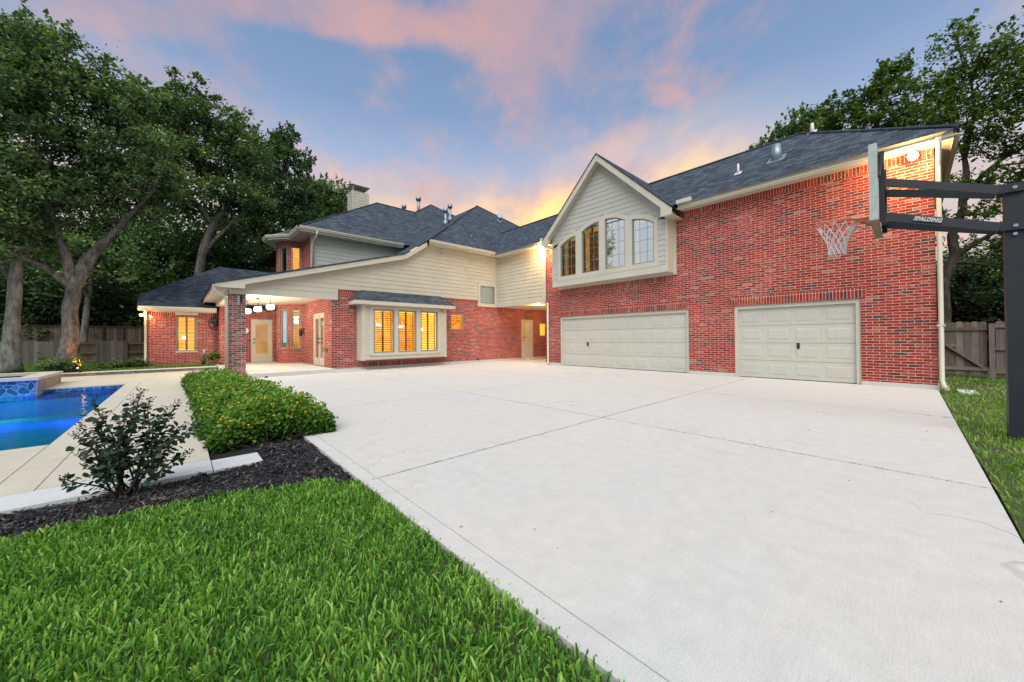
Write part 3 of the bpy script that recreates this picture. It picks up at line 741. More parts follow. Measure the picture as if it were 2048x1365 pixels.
# garage wing
rX, gm = 14.9, .75
ex0, ex1, eS = 11.85, 17.95, -.78; rzz = EZ+gm*(rX-ex0)
w = MB(); hy = eS+(rX-ex0)
w.face([(ex0, eS, EZ), (rX, hy, rzz), (rX, 19.5, rzz), (ex0, 19.5, EZ)]); w.face([(ex0, eS, EZ), (ex1, eS, EZ), (rX, hy, rzz)]); w.face([(ex1, eS, EZ), (ex1, 19.5, EZ), (rX, 19.5, rzz), (rX, hy, rzz)])
part(w, 'roof', 'shingle', label='long shingle roof over the garage wing')
w = MB(); w.tube([(ex0, eS, EZ+.02), (rX, hy, rzz+.015), (rX, 19.5, rzz+.015)], .04, 6); part(w, 'ridge_cap', 'shingle')
# main wing B (front hip, continuing down over the porch)
pB = (16.1, 21.3, 10.95); zB = lambda x: 5.58+(pB[2]-5.58)/(pB[0]-8.14)*(x-8.14)
w = MB()
w.face([(8.14, 14.2, 5.58), (24.1, 14.2, 5.58), pB])
w.face([(7.1, 14.45, zB(7.1)), (8.14, 14.45, 5.585), (8.14, 14.2, 5.58), pB, (pB[0], 32, pB[2]), (7.1, 32, zB(7.1))])
w.face([(24.1, 14.2, 5.58), (24.1, 32, 5.58), (pB[0], 32, pB[2]), pB])
part(w, 'roof', 'shingle', label='steep front hip roof between porch and garage')
w = MB(); w.tube([(8.14, 14.2, 5.6), (pB[0], pB[1], pB[2]+.015)], .04, 6); w.tube([(24.1, 14.2, 5.6), (pB[0], pB[1], pB[2]+.015)], .04, 6); part(w, 'ridge_cap', 'shingle')
# low porch roof
zp = lambda x: 3.02+.3057*(x-.71); pz7 = zB(7.1)
w = MB(); w.face([(.70, 14.42, 3.01), (7.1, 14.42, pz7), (7.1, 17.62, pz7), (4.2, 17.62, zp(4.2)), (4.2, 21.6, zp(4.2)), (.70, 21.6, 3.01)])
w.face([(.70, 14.42, 2.965), (7.1, 14.42, pz7-.045), (7.1, 17.6, pz7-.045), (.7, 17.6, 2.965)]); w.face([(.7, 14.42, 3.01), (7.1, 14.42, pz7), (7.1, 14.42, pz7-.045), (.7, 14.42, 2.965)])
part(w, 'porch_roof', 'shingle')
w = MB(FY(14.45))
w.prism([(.72, 2.955), (7.1, pz7-.05), (7.1, pz7-.25), (1.55, 3.02), (1.55, 2.88), (.72, 2.88)], 'y', -.03, .0)
w.prism([(7.1, pz7-.05), (8.14, 5.53), (8.14, 5.34), (7.2, pz7-.19), (7.1, pz7-.25)], 'y', -.03, .0)
w.face([(.75, -.03, 2.885), (1.2, -.03, 2.885), (1.2, -.27, 2.885), (.75, -.27, 2.885)])
w.face([(1.2, -.03, 2.98), (7.1, -.03, pz7-.17), (7.1, -.27, pz7-.17), (1.2, -.27, 2.98)]); w.face([(7.1, -.03, pz7-.17), (8.14, -.03, 5.42), (8.14, -.27, 5.42), (7.1, -.27, pz7-.17)])
part(w, 'rake_board', 'trim')
w = MB(); w.box(.75, 1.28, 14.68, 20.6, 2.87, 2.885); w.box(1.16, 1.5, 15.15, 20.6, 2.70, 2.868); part(w, 'porch_soffit', 'soffit')
# main wing A with the taller rear hip
w = MB(); k7 = .7
w.face([(3.69, 17.1, 5.97), (23.1, 17.1, 5.97), (14.7, 25.5, 11.85), (11.8, 22.6, 9.82), (9.19, 22.6, 9.82)])
w.face([(3.69, 17.1, 5.97), (9.19, 22.6, 9.82), (3.69, 28.1, 5.97)]); w.face([(3.69, 28.1, 5.97), (9.19, 22.6, 9.82), (11.8, 22.6, 9.82), (8.9, 28.1, 5.97)])
w.face([(11.8, 22.6, 9.82), (14.7, 25.5, 11.85), (9.0, 31.2, 7.86), (8.9, 28.1, 5.97)]); w.face([(14.7, 25.5, 11.85), (23.1, 17.1, 5.97), (23.1, 33.9, 5.97)])
part(w, 'roof', 'shingle', label='rear two-storey hip roof behind the turret')
w = MB()
for a, b in (((3.69, 17.1, 5.98), (9.19, 22.6, 9.83)), ((9.19, 22.6, 9.83), (11.8, 22.6, 9.83)), ((11.8, 22.6, 9.83), (14.7, 25.5, 11.86)), ((14.7, 25.5, 11.86), (23.1, 17.1, 5.98))): w.tube([a, b], .04, 6)
part(w, 'ridge_cap', 'shingle')
# eave path of wing A and turret
RO = 1.36
te = [(tc[0]+RO*math.cos(R(-90-180/NF*k)), tc[1]+RO*math.sin(R(-90-180/NF*k))) for k in range(NF+1)]
(xa, ya), (xb, yb) = te[0], te[1]; tt_ = (3.69-xa)/(xb-xa); corner_in = (3.69, ya+(yb-ya)*tt_)
path = [(8.28, 17.1), (3.69, 17.1), corner_in]+te[1:]
w = MB(); apx = (5.4, 20.1, 7.3); ep = [corner_in]+te[1:]
for a, b in zip(ep[:-1], ep[1:]): w.face([(a[0], a[1], 5.97), (b[0], b[1], 5.97), apx])
part(w, 'turret_roof', 'shingle')
def gutter(path, z, h=.125, wd=.11, name='gutter', side=1):
    g = MB()
    # K-style trough: swept profile along each segment
    prof = [(0, 0), (.06, 0), (.075, .02), (.085, .05), (wd, .09), (wd, h), (wd-.012, h), (wd-.012, .1), (.07, .06), (.05, .02), (0, .02)]
    for (x0, y0), (x1, y1) in zip(path[:-1], path[1:]):
        ln = math.hypot(x1-x0, y1-y0); ux, uy = (x1-x0)/ln, (y1-y0)/ln; nx, ny = (uy*side, -ux*side)
        e = wd*.42 if len(path) > 2 else 0
        A = [(x0+nx*p-ux*e*0, y0+ny*p-uy*e*0, z-h+q) for p, q in prof]; B = [(x1+nx*p+ux*e, y1+ny*p+uy*e, z-h+q) for p, q in prof]
        for i in range(len(prof)): j = (i+1) % len(prof); g.face([A[i], B[i], B[j], A[j]])
        g.face(A[::-1]); g.face(B)
        f0, f1 = (x0-nx*.0, y0-ny*.0), (x1, y1)
        g.face([(x0-nx*.004, y0-ny*.004, z-h-.07), (x1-nx*.004, y1-ny*.004, z-h-.07), (x1-nx*.004, y1-ny*.004, z), (x0-nx*.004, y0-ny*.004, z)])
    return part(g, name, 'gutter')
gutter([(11.93, 5.0), (11.93, -.70), (18.3, -.70)], EZ+.03, side=-1)
gutter([(11.93, 14.2), (11.93, 10.63)], EZ+.03, side=-1)
gutter([(8.14, 14.27), (11.93, 14.27)], 5.60)
gutter([(.76, 21.2), (.76, 14.42)], 3.02, side=-1)
gutter(path, 5.98, side=-1)
gutter([(-1.25, 20.83), (1.2, 20.83)], 2.63)
w = MB()
for a, b in zip(path[:-1], path[1:]): pass
sp = [(8.28, 17.13), (3.72, 17.13), (3.72, corner_in[1])]+[(tc[0]+(RO-.03)*math.cos(R(-90-36*k)), tc[1]+(RO-.03)*math.sin(R(-90-36*k))) for k in range(1, 6)]+[(8.28, 21.4)]
w.face([(x, y, 5.80) for x, y in sp]); w.face([(x, y, 5.815) for x, y in sp]); part(w, 'soffit', 'soffit')
w = MB(); w.box(-1.2, 1.25, 20.86, BY+.05, 2.47, 2.49); part(w, 'soffit', 'soffit')
# left wing roof
p0 = (-1.28, 20.78, 2.62); nrm = (0, -.62, 1)
Bp = onplane(277, 590, p0, nrm); Cp = onplane(438, 534, p0, nrm); Dp = onplane(560, 548, p0, nrm)
w = MB(); w.face([p0, (3.9, 20.78, 2.62), (3.9, Dp.y, Dp.z), tuple(Dp), tuple(Cp), tuple(Bp)])
w.face([tuple(Bp), tuple(Cp), (Bp.x, 2*Cp.y-Bp.y, Bp.z)]); w.face([p0, tuple(Bp), (Bp.x, 2*Cp.y-Bp.y, Bp.z), (-1.28, 2*Cp.y-20.78, 2.62)])
w.face([tuple(Cp), tuple(Dp), (Dp.x, 2*Cp.y-20.78, 2.62), (-1.28, 2*Cp.y-20.78, 2.62)])
part(w, 'wing_roof', 'shingle')
w = MB(); w.box(-1.27, -1.2, 20.85, 2*Cp.y-20.8, 2.46, 2.61); part(w, 'fascia', 'trim')

# ---- downspouts
def spout(pts, r=(.085, .065), name='downspout', parent=house, ref=(1, 0, 0)):
    g = MB(); g.tube(pts, .042, 10); return part(g, name, 'gutter', parent)
spout([(11.87, -.5, 5.42), (11.9, -.5, 5.3), (12.28, -.5, 5.0), (12.3, -.5, 4.85), (12.3, -.5, .22), (12.22, -.52, .1), (12.05, -.56, .06)])
spout([(12.29, 11.0, 2.8), (12.29, 11.0, .16), (12.22, 10.96, .07), (12.1, 10.9, .05)])
spout([(.76, 14.5, 2.92), (.78, 14.5, 2.78), (1.02, 14.62, 2.62), (1.09, 14.68, 2.5), (1.09, 14.68, .15)])
spout([(-1.05, 20.8, 2.5), (-1.05, 21.12, 2.3), (-1.05, 21.13, .3), (-1.12, 21.0, .2)])
spout([(4.33, 17.02, 5.86), (4.33, 17.1, 5.7), (4.27, 17.5, 5.5), (4.27, 17.52, 4.1)])
w = MB()
for y in (.35, .0): pass
w.box(12.26, 12.34, -.56, -.44, 3.6, 3.64); w.box(12.26, 12.34, -.56, -.44, 1.4, 1.44); w.box(12.25, 12.33, 10.94, 11.06, 1.7, 1.74); part(w, 'downspout_strap', 'gutter')

# ---- chimney and roof vents
w = MB((0, 25, 1, 0, 0, -1)); siding(w, [(8.52, 8.5), (9.56, 8.5), (9.56, 11.15), (8.52, 11.15)], .19); w.fr = (8.52, 0, 0, 1, -1, 0); siding(w, [(25.0, 8.5), (26.0, 8.5), (26.0, 11.15), (25.0, 11.15)], .19)
w.fr = None; w.box(8.55, 9.53, 25.03, 26.0, 8.5, 11.15); w.box(8.49, 8.6, 24.97, 25.05, 8.5, 11.17); w.box(9.47, 9.59, 24.97, 25.05, 8.5, 11.17); w.box(8.5, 9.58, 24.98, 26.02, 11.15, 11.2)
ch = part(w, 'chimney', 'siding')
w = MB()
for x in (8.56, 9.5):
    for y in (25.05, 25.95): w.box(x-.02, x+.02, y-.02, y+.02, 11.2, 11.6)
w.face([(8.42, 24.9, 11.6), (9.66, 24.9, 11.6), (9.3, 25.3, 11.82), (8.78, 25.3, 11.82)]); w.face([(8.42, 26.1, 11.6), (8.42, 24.9, 11.6), (8.78, 25.3, 11.82), (8.78, 25.7, 11.82)])
w.face([(9.66, 24.9, 11.6), (9.66, 26.1, 11.6), (9.3, 25.7, 11.82), (9.3, 25.3, 11.82)]); w.face([(8.78, 25.3, 11.82), (9.3, 25.3, 11.82), (9.3, 25.7, 11.82), (8.78, 25.7, 11.82)]); w.face([(8.42, 24.9, 11.6), (9.66, 24.9, 11.6), (9.66, 26.1, 11.6), (8.42, 26.1, 11.6)])
part(w, 'chimney_cap', 'siding2', ch)
w = MB(); w.tube([(9.04, 25.5, 11.2), (9.04, 25.5, 11.36)], .2, 14); w.tube([(9.04, 25.5, 11.36), (9.04, 25.5, 11.42)], .26, 14); part(w, 'chimney_pot', 'galv', ch)
def pipe(px, py0, py1, t, r=.08, base=None):
    a, b = at(px, py0, t), at(px, py1, t); g = MB(); g.tube([(a.x, a.y, b.z-.6), (a.x, a.y, a.z)], r, 10); g.tube([(a.x, a.y, a.z-.25), (a.x, a.y, a.z-.02)], r*1.9, 12)
    if base: g.tube([(a.x, a.y, b.z-.2), (a.x, a.y, b.z+.18)], r*2.1, 12, rad=[r*2.4, r*1.3])
    part(g, 'vent_pipe', 'galv')
pipe(808, 410, 424, 27, .09); pipe(837, 395, 420, 29, .11); pipe(891, 417, 446, 22.5, .08, True); pipe(900, 409, 439, 23.5, .08, True)
g = MB(); a = at(999, 446, 25.5); g.tube([(a.x, a.y, a.z-.5), (a.x, a.y, a.z+.25), (a.x-.02, a.y-.05, a.z+.4), (a.x-.2, a.y-.3, a.z+.42)], .2, 12); part(g, 'roof_vent', 'galv')
g = MB(); a = at(942, 484, 19.4); g.tube([(a.x, a.y, a.z-.2), (a.x, a.y, a.z+.33)], .035, 8); g.face([(a.x-.1, a.y-.1, a.z-.06), (a.x+.1, a.y-.1, a.z-.06), (a.x+.1, a.y+.1, a.z+.1), (a.x-.1, a.y+.1, a.z+.1)]); part(g, 'roof_vent', 'white')
for yy, xx, hh, r in ((2.6, 13.25, .42, .13), (3.55, 13.0, .3, .035), (1.95, 14.7, .28, .05)):
    zz = EZ+gm*(xx-ex0); g = MB(); g.tube([(xx, yy, zz-.1), (xx, yy, zz+hh)], r, 12, rad=[r*1.15, r*.85])
    q = r*1.3+.05; g.face([(xx-q, yy-q, zz-q*gm+.012), (xx-q, yy+q, zz-q*gm+.012), (xx+q, yy+q, zz+q*gm+.012), (xx+q, yy-q, zz+q*gm+.012)]); part(g, 'roof_vent', 'galv' if r > .1 else 'white')
w = MB(FY(MY-.055)); w.box(8.93, 9.14, 0, .03, 5.18, 5.4); part(w, 'wall_vent', 'grey')
w = MB(); w.box(11.80, 11.95, 4.55, 5.0, 5.5, 5.62); w.box(11.80, 11.95, 10.64, 11.0, 5.5, 5.62); part(w, 'diverter', 'gutter')
w = MB(); w.box(1.0, 1.2, 20.95, 21.1, 2.52, 2.6); w.box(.6, 1.25, 20.84, 21.18, 2.5, 2.75); part(w, 'eave_shade_box', 'rubber')  # black box stands in for the dark shade under the eave
w = MB(FY(MY)); w.box(11.05, 11.16, 0, .06, .12, .19); part(w, 'cleanout_cap', 'rubber')
w = MB(FX(4.24)); w.tube([(15.35, .0, .78), (15.35, .09, .78), (15.35, .11, .86), (15.42, .11, .88)], .014, 6); w.box(15.3, 15.4, 0, .02, .72, .88); part(w, 'hose_hook', 'black')
# ================================================================== GROUND
def struct(mb, name, mat, kind='structure', bevel=0): return tag(mb.build(name, mat, bevel=bevel), kind=kind)
g = MB(); Z0 = -.09
for x0, x1, y0, y1 in ((-160, -12, -160, 220), (-1.05, 200, -160, 220), (-12, -1.05, -160, 4.8), (-12, -1.05, 15.4, 220)):
    g.face([(x0, y0, Z0), (x1, y0, Z0), (x1, y1, Z0), (x0, y1, Z0)])
struct(g, 'ground', 'turf')
# driveway slabs with real joints
def panels(mb, xs, ys, z=0., gap=.010, th=.08, skip=lambda x, y: False):
    for a, b in zip(xs[:-1], xs[1:]):
        for c, d in zip(ys[:-1], ys[1:]):
            if skip((a+b)/2, (c+d)/2): continue
            mb.box(a+gap, b-gap, c+gap, d-gap, z-th, z)
g = MB(); panels(g, [1.15, 1.275], [-.45, 3.15, 6.88, 10.6, 14.70], 0, .0012); panels(g, [1.27, 4.73, 8.40, 12.36], [-.45, 3.15, 6.88, 10.6, 14.70]); panels(g, [12.36, 16, 19], [11.2, 14.7]); panels(g, [1.15, 3.66], [-9, -4.2, -.45]); panels(g, [12.36, 12.5], [4.88, 10.35]); panels(g, [12.36, 12.5], [.78, 3.53])
struct(g, 'driveway', 'drive', bevel=.006)
g = MB(); panels(g, [1.62, 4.2], [14.12, 16.5, 19, BY], .13, .002, .2); panels(g, [1.16, 1.60], [15.2, BY], .13, .002, .2); g.box(4.2, 5.3, 14.12, 14.68, -.05, .05)
struct(g, 'porch_floor', 'slab', bevel=.008)
# pool deck round the pool
px0, px1, py0, py1 = -9.0, -1.14, 6.87, 15.0
g = MB(); gp = .004
panels(g, [-12, px1, -.88+.0, .23], [4.84, 6.87-.3], 0, gp, .09)
panels(g, [-12, -8.9, -5, px1], [6.57, py0], 0, gp, .09); panels(g, [px1, -.86], [6.57, 10.9, py1+.3], 0, gp, .09); panels(g, [-.86, .23], [6.57, 10.9, 15.3], 0, gp, .09)
panels(g, [-12, px0], [py0, 11, py1], 0, gp, .09); panels(g, [px0, -5.0, px1], [py1, py1+.3], 0, gp, .09)
panels(g, [-12, -6, -2.3, .23, 1.1], [py1+.3, 19.4], 0, gp, .09)
struct(g, 'pool_deck', 'deck', bevel=.012)
g = MB(); panels(g, [-12, -6, .23], [4.42+.0, 4.84], .0, .003, .09); g.box(.235, .62, 4.42, 4.8, -.09, -.004); panels(g, [.235, .42], [5.3, 6.6, 8, 9.5, 11, 12.8], -.004, .012, .08)
struct(g, 'edging_strip', 'white_conc', bevel=.008)
# pool basin, tile line and water
g = MB(); d_ = -.66
g.face([(px0, py0, d_), (px1, py0, d_), (px1, py1, d_), (px0, py1, d_)])
for a, b in (((px0, py0), (px1, py0)), ((px1, py0), (px1, py1)), ((px1, py1), (px0, py1)), ((px0, py1), (px0, py0))): g.face([(*a, d_), (*b, d_), (*b, -.28), (*a, -.28)])
struct(g, 'pool_basin', 'basin')
g = MB()
for a, b in (((px0, py0), (px1, py0)), ((px1, py0), (px1, py1)), ((px1, py1), (px0, py1)), ((px0, py1), (px0, py0))): g.face([(*a, -.28), (*b, -.28), (*b, -.03), (*a, -.03)])
struct(g, 'pool_tile_band', 'tile')
g = MB(); g.face([(px0+.001, py0+.001, -.10), (px1-.001, py0+.001, -.10), (px1-.001, py1-.001, -.10), (px0+.001, py1-.001, -.10)]); struct(g, 'pool_water', 'water')
# raised spa
spa = empty('raised_spa', (-4.2, 15.4, 0), 'raised square spa with blue glass tile face at the far end of the pool', 'spa')
sx0, sx1, sy0, sy1 = -5.6, -2.62, 14.5, 16.9
g = MB(); g.box(sx0, sx1, sy0, sy0+.2, -.2, .27); g.box(sx0, sx1-.002, sy1-.2, sy1, -.08, .27); g.box(sx0, sx0+.2, sy0+.2, sy1-.2, -.08, .27); g.box(sx1-.2, sx1, sy0+.2, sy1-.2, -.2, .27); g.box(sx0+.2, sx1-.2, sy0+.2, sy1-.2, -.08, -.02)
g.build('tiled_wall', 'tile', spa)
g = MB(); g.box(sx1+.002, sx1+.03, sy0-.01, sy1, -.2, .27); g.build('side_wall', 'stone', spa)
g = MB(); g.box(sx0-.05, sx1+.06, sy0-.06, sy0+.3, .27, .34); g.box(sx0-.05, sx1+.06, sy1-.3, sy1+.06, .27, .34); g.box(sx0-.05, sx0+.3, sy0+.3, sy1-.3, .27, .34); g.box(sx1-.3, sx1+.06, sy0+.3, sy1-.3, .27, .34)
g.build('coping', 'deck', spa, bevel=.02)
g = MB(); g.face([(sx0+.2, sy0+.2, .24), (sx1-.2, sy0+.2, .24), (sx1-.2, sy1-.2, .24), (sx0+.2, sy1-.2, .24)]); g.build('spa_water', 'water', spa)
# low stone retaining wall and upper lawn
rw = empty('retaining_wall', (-2, 19.5, 0), 'low stacked-stone garden wall with a pale cap between pool deck and back lawn', 'garden wall')
g = MB(); x = -14.0
for row in range(2):
    x = -14.0
    while x < 1.1:
        wd_ = random.uniform(.2, .5); j = random.uniform(-.015, .015); x2 = min(x+wd_, 1.12)
        g.box(x+.006, x2-.006, 19.42+j, 19.62, -.05+row*.075, .018+row*.075); x = x2
g.build('stone_course', 'stone', rw, bevel=.01)
g = MB(); panels(g, [-14, -9, -5, -1.2, 1.14], [19.36, 19.66], .135, .004, .03); g.build('cap', 'white_conc', rw)
g = MB(); n_ = 24
def zl(x, y): return .11+.03*noise.noise(Vector((x*.5, y*.5, 0)))+.002*(y-19)
xs = np.linspace(-60, 1.1, 60); ys = np.concatenate([np.linspace(19.63, 28, 16), [32, 40, 60, 90]])
for i in range(len(xs)-1):
    for j in range(len(ys)-1):
        if xs[i+1] > -1.0 and ys[j] > 21.1: continue
        q = [(xs[i], ys[j]), (xs[i+1], ys[j]), (xs[i+1], ys[j+1]), (xs[i], ys[j+1])]
        g.face([(a, b, zl(a, b)) for a, b in q], smooth=True)
struct(g, 'back_lawn', 'turf')
# side lawn, front lawn and mulch bed terrain
def terr(name, xs, ys, fz, mat, inside=lambda x, y: True):
    g = MB()
    for i in range(len(xs)-1):
        for j in range(len(ys)-1):
            if not inside((xs[i]+xs[i+1])/2, (ys[j]+ys[j+1])/2): continue
            q = [(xs[i], ys[j]), (xs[i+1], ys[j]), (xs[i+1], ys[j+1]), (xs[i], ys[j+1])]
            g.face([(a, b, fz(a, b)) for a, b in q], smooth=True)
    return struct(g, name, mat)
nz = lambda x, y, s, o=0: noise.noise(Vector((x*s+o, y*s, o)))
def edge_y(x):                           # boundary between lawn and mulch
    return float(np.interp(x, [-8, -3, -.83, -.34, .27, .76, 1.14], [4.3, 4.05, 3.84, 3.77, 3.71, 3.52, 3.27]))+.03*math.sin(x*9)
terr('side_lawn', np.linspace(3.68, 40, 60), np.concatenate([np.linspace(-.47, -6, 22), [-9, -14, -25]]), lambda x, y: -.03+.02*nz(x, y, .7)+(-.02 if y > -.55 else 0), 'dirt')
terr('side_lawn', np.linspace(12.36, 40, 30), np.array([-.47, -.449]), lambda x, y: -.05, 'soil')
terr('front_lawn', np.linspace(-9, 1.14, 60), np.linspace(-6, 4.3, 60), lambda x, y: -.035+.010*nz(x, y, 1.3), 'dirt', lambda x, y: y < edge_y(x)+.1)
def mz(x, y): return -.035+.035*nz(x, y, 2.2, 3)+.012*nz(x, y, 9)+.03*math.exp(-((x-.75)**2+(y-4.6)**2)/.12)
mb_ = terr('mulch_bed', np.linspace(-9, 1.145, 150), np.linspace(3.2, 4.43, 34), mz, 'mulchbase', lambda x, y: y > edge_y(x)-.12)
terr('planting_bed', np.linspace(.23, 1.148, 24), np.linspace(4.43, 14.1, 90), lambda x, y: mz(x, y) if x > .62 or y > 4.8 else -.07, 'mulchbase')

# mulch chips
n = 26000; xx = RNG.uniform(-2.6, 1.13, n); yy = RNG.uniform(3.3, 5.3, n)
k = np.array([(y > edge_y(x)-.05 + .04*math.sin(37*x)) and (y < 4.41 or (x > .64 and y < 5.3)) for x, y in zip(xx, yy)])
xx, yy = xx[k], yy[k]; n = len(xx); zz = np.array([mz(x, y) for x, y in zip(xx, yy)])+RNG.uniform(0, .02, n)
ln = RNG.gamma(3, .0065, n)+.008; wd = RNG.uniform(.003, .008, n); a = RNG.uniform(0, math.pi, n); tl = RNG.normal(0, .35, n)
d = np.stack([np.cos(a)*np.cos(tl), np.sin(a)*np.cos(tl), np.sin(tl)], 1); s_ = np.stack([-np.sin(a), np.cos(a), RNG.normal(0, .4, n)], 1)
C = np.stack([xx, yy, zz], 1); V = np.empty((n, 5, 3)); up_ = np.array([0, 0, 1.])
V[:, 0] = C-d*ln[:, None]-s_*wd[:, None]; V[:, 1] = C+d*ln[:, None]-s_*wd[:, None]*.6; V[:, 2] = C+d*ln[:, None]*.9+s_*wd[:, None]; V[:, 3] = C-d*ln[:, None]*1.1+s_*wd[:, None]*.8; V[:, 4] = C+up_*(wd*1.0)[:, None]
tag(np_mesh('mulch', V.reshape(-1, 3), 5, [(0, 1, 4), (1, 2, 4), (2, 3, 4), (3, 0, 4)], np.clip(RNG.random(n)**1.5+.5*np.exp(-((xx+.15)**2+(yy-4.0)**2)/.09)*RNG.random(n), 0, 1), 'chips'), kind='stuff', cat='mulch', label='dark shredded mulch covering the bed')

# grass blades
def blades(name, X, Y, Zb, h, w, mat, label, tone=None, lean=.45):
    n = len(X); a = RNG.uniform(0, 2*math.pi, n); le = np.abs(RNG.normal(0, lean, n)); b = RNG.uniform(0, 2*math.pi, n)
    dx, dy = np.cos(a), np.sin(a); sx, sy = np.cos(b), np.sin(b)
    B = np.stack([X, Y, Zb], 1); V = np.empty((n, 7, 3)); S = np.stack([sx, sy, np.zeros(n)], 1)*(w/2)[:, None]
    def pt(t):
        r = h*t*t*np.sin(le)*1.1; z = h*t*np.cos(le*t*.8)
        return B+np.stack([dx*r, dy*r, z], 1)
    V[:, 0] = pt(0)-S*.7; V[:, 1] = pt(0)+S*.7; V[:, 2] = pt(.45)-S; V[:, 3] = pt(.45)+S; V[:, 4] = pt(.88)-S*.85; V[:, 5] = pt(.88)+S*.85; V[:, 6] = pt(1.)
    t = RNG.normal(.5, .2, n) if tone is None else tone
    return tag(np_mesh(name, V.reshape(-1, 3), 7, [(0, 1, 3, 2), (2, 3, 5, 4), (4, 5, 6)], np.clip(t, 0, 1), mat), kind='stuff', cat='grass', label=label)
def scatter(n, x0, x1, y0, y1, fn):
    X = RNG.uniform(x0, x1, n); Y = RNG.uniform(y0, y1, n); k = fn(X, Y); return X[k], Y[k]
ey = np.vectorize(edge_y)
X1, Y1 = scatter(74000, -1.6, 1.16, .1, 4.0, lambda X, Y: Y < ey(X)+RNG.normal(0, .018, len(X)))
X2, Y2 = scatter(60000, -6, 1.16, -3, 4.4, lambda X, Y: (Y < ey(X)+RNG.normal(0, .02, len(X))) & ~((X > -1.6) & (Y > .1)))
X, Y = np.concatenate([X1, X2]), np.concatenate([Y1, Y2]); n = len(X)
cl = np.array([noise.noise(Vector((x*3, y*3, 1)))+.6*noise.noise(Vector((x*11, y*11, 5))) for x, y in zip(X, Y)])
h = np.clip(RNG.normal(.049, .013, n)*(1+.2*cl), .015, .08); w = RNG.uniform(.006, .0115, n)
edge = np.clip((1.16-X)/.22, 0, 1); h *= .85+.15*edge
dry = (RNG.random(n) < .10)*.45
blades('lawn_grass', X, Y, np.full(n, -.038), h, w, 'grass', 'thick bright green lawn in the foreground beside the driveway', np.clip(.5+.2*cl+RNG.normal(0, .24, n)+dry, 0, 1), .55)
X, Y = scatter(150000, 3.7, 18, -7, -.46, lambda X, Y: RNG.random(len(X)) < np.clip(1.6/(((X-3)*.33)**1.5+1), .12, 1)*(1-.55*((Y > -.6)&(RNG.random(len(X))<.8))))
n = len(X); cl = np.array([noise.noise(Vector((x*1.1, y*1.1, 1)))+.5*noise.noise(Vector((x*5, y*5, 5))) for x, y in zip(X, Y)])
kk = RNG.random(n) < np.clip(1.0+cl*1.2, .12, 1); X, Y, cl = X[kk], Y[kk], cl[kk]; n = len(X)
h = np.clip(RNG.normal(.055, .018, n), .02, .1)*(.7+.03*X); w = RNG.uniform(.005, .010, n)*(.8+.09*X)
blades('side_grass', X, Y, np.full(n, -.035), h, w, 'grass2', 'thinner patchy grass along the right edge of the driveway', np.clip(.45-.45*cl+RNG.normal(0, .2, n), 0, 1), .6)
X, Y = scatter(42000, -9, 1.1, 19.7, 26, lambda X, Y: ~((X > -1.05) & (Y > 21.1)))
n = len(X); blades('back_grass', X, Y, np.array([zl(x, y)-.01 for x, y in zip(X, Y)]), RNG.uniform(.05, .11, n), RNG.uniform(.015, .03, n), 'grass2', 'short grass of the back lawn under the trees', RNG.uniform(0, .45, n), .5)
# weeds and litter
def jitter_line(x0, y0, x1, y1, n, s): t = RNG.random(n); t = np.clip(np.round(t*9)/9+RNG.normal(0, .006, n), 0, 1) if n > 60 else t; return x0+(x1-x0)*t+RNG.normal(0, s, n), y0+(y1-y0)*t+RNG.normal(0, s, n)
A = [jitter_line(1.3, 3.15, 6.5, 3.15, 110, .012), jitter_line(4.73, -.3, 4.73, 4, 130, .012), jitter_line(1.3, 3.15, 1.3, 4.6, 20, .05)]
X = np.concatenate([a[0] for a in A]); Y = np.concatenate([a[1] for a in A]); n = len(X)
blades('joint_weeds', X, Y, np.full(n, -.006), RNG.uniform(.006, .018, n), RNG.uniform(.002, .005, n), 'grass2', 'tiny weeds sprouting in the driveway joints', None, 1.2)
n = 130; C = np.stack([RNG.uniform(1.3, 12, n), RNG.uniform(-.3, 12, n)**1, np.full(n, .004)], 1)
jt = RNG.random(420); ja = np.stack([1.2+7.0*jt[:230], 3.15+RNG.normal(0, .007, 230), np.full(230, .0005)], 1); jb = np.stack([4.73+RNG.normal(0, .007, 190), -.4+7*jt[230:], np.full(190, .0005)], 1); C = np.concatenate([C, ja, jb]); n = len(C)
V = leaves(C, RNG.uniform(.008, .028, n), 2.5, .4, 0); V[:, 2] = np.clip(V[:, 2], .001, .02)
tag(np_mesh('leaf_litter', V, 6, LF, RNG.random(n)*.5, 'leaf_br'), kind='stuff', cat='litter', label='scattered leaf specks and twigs on the driveway')

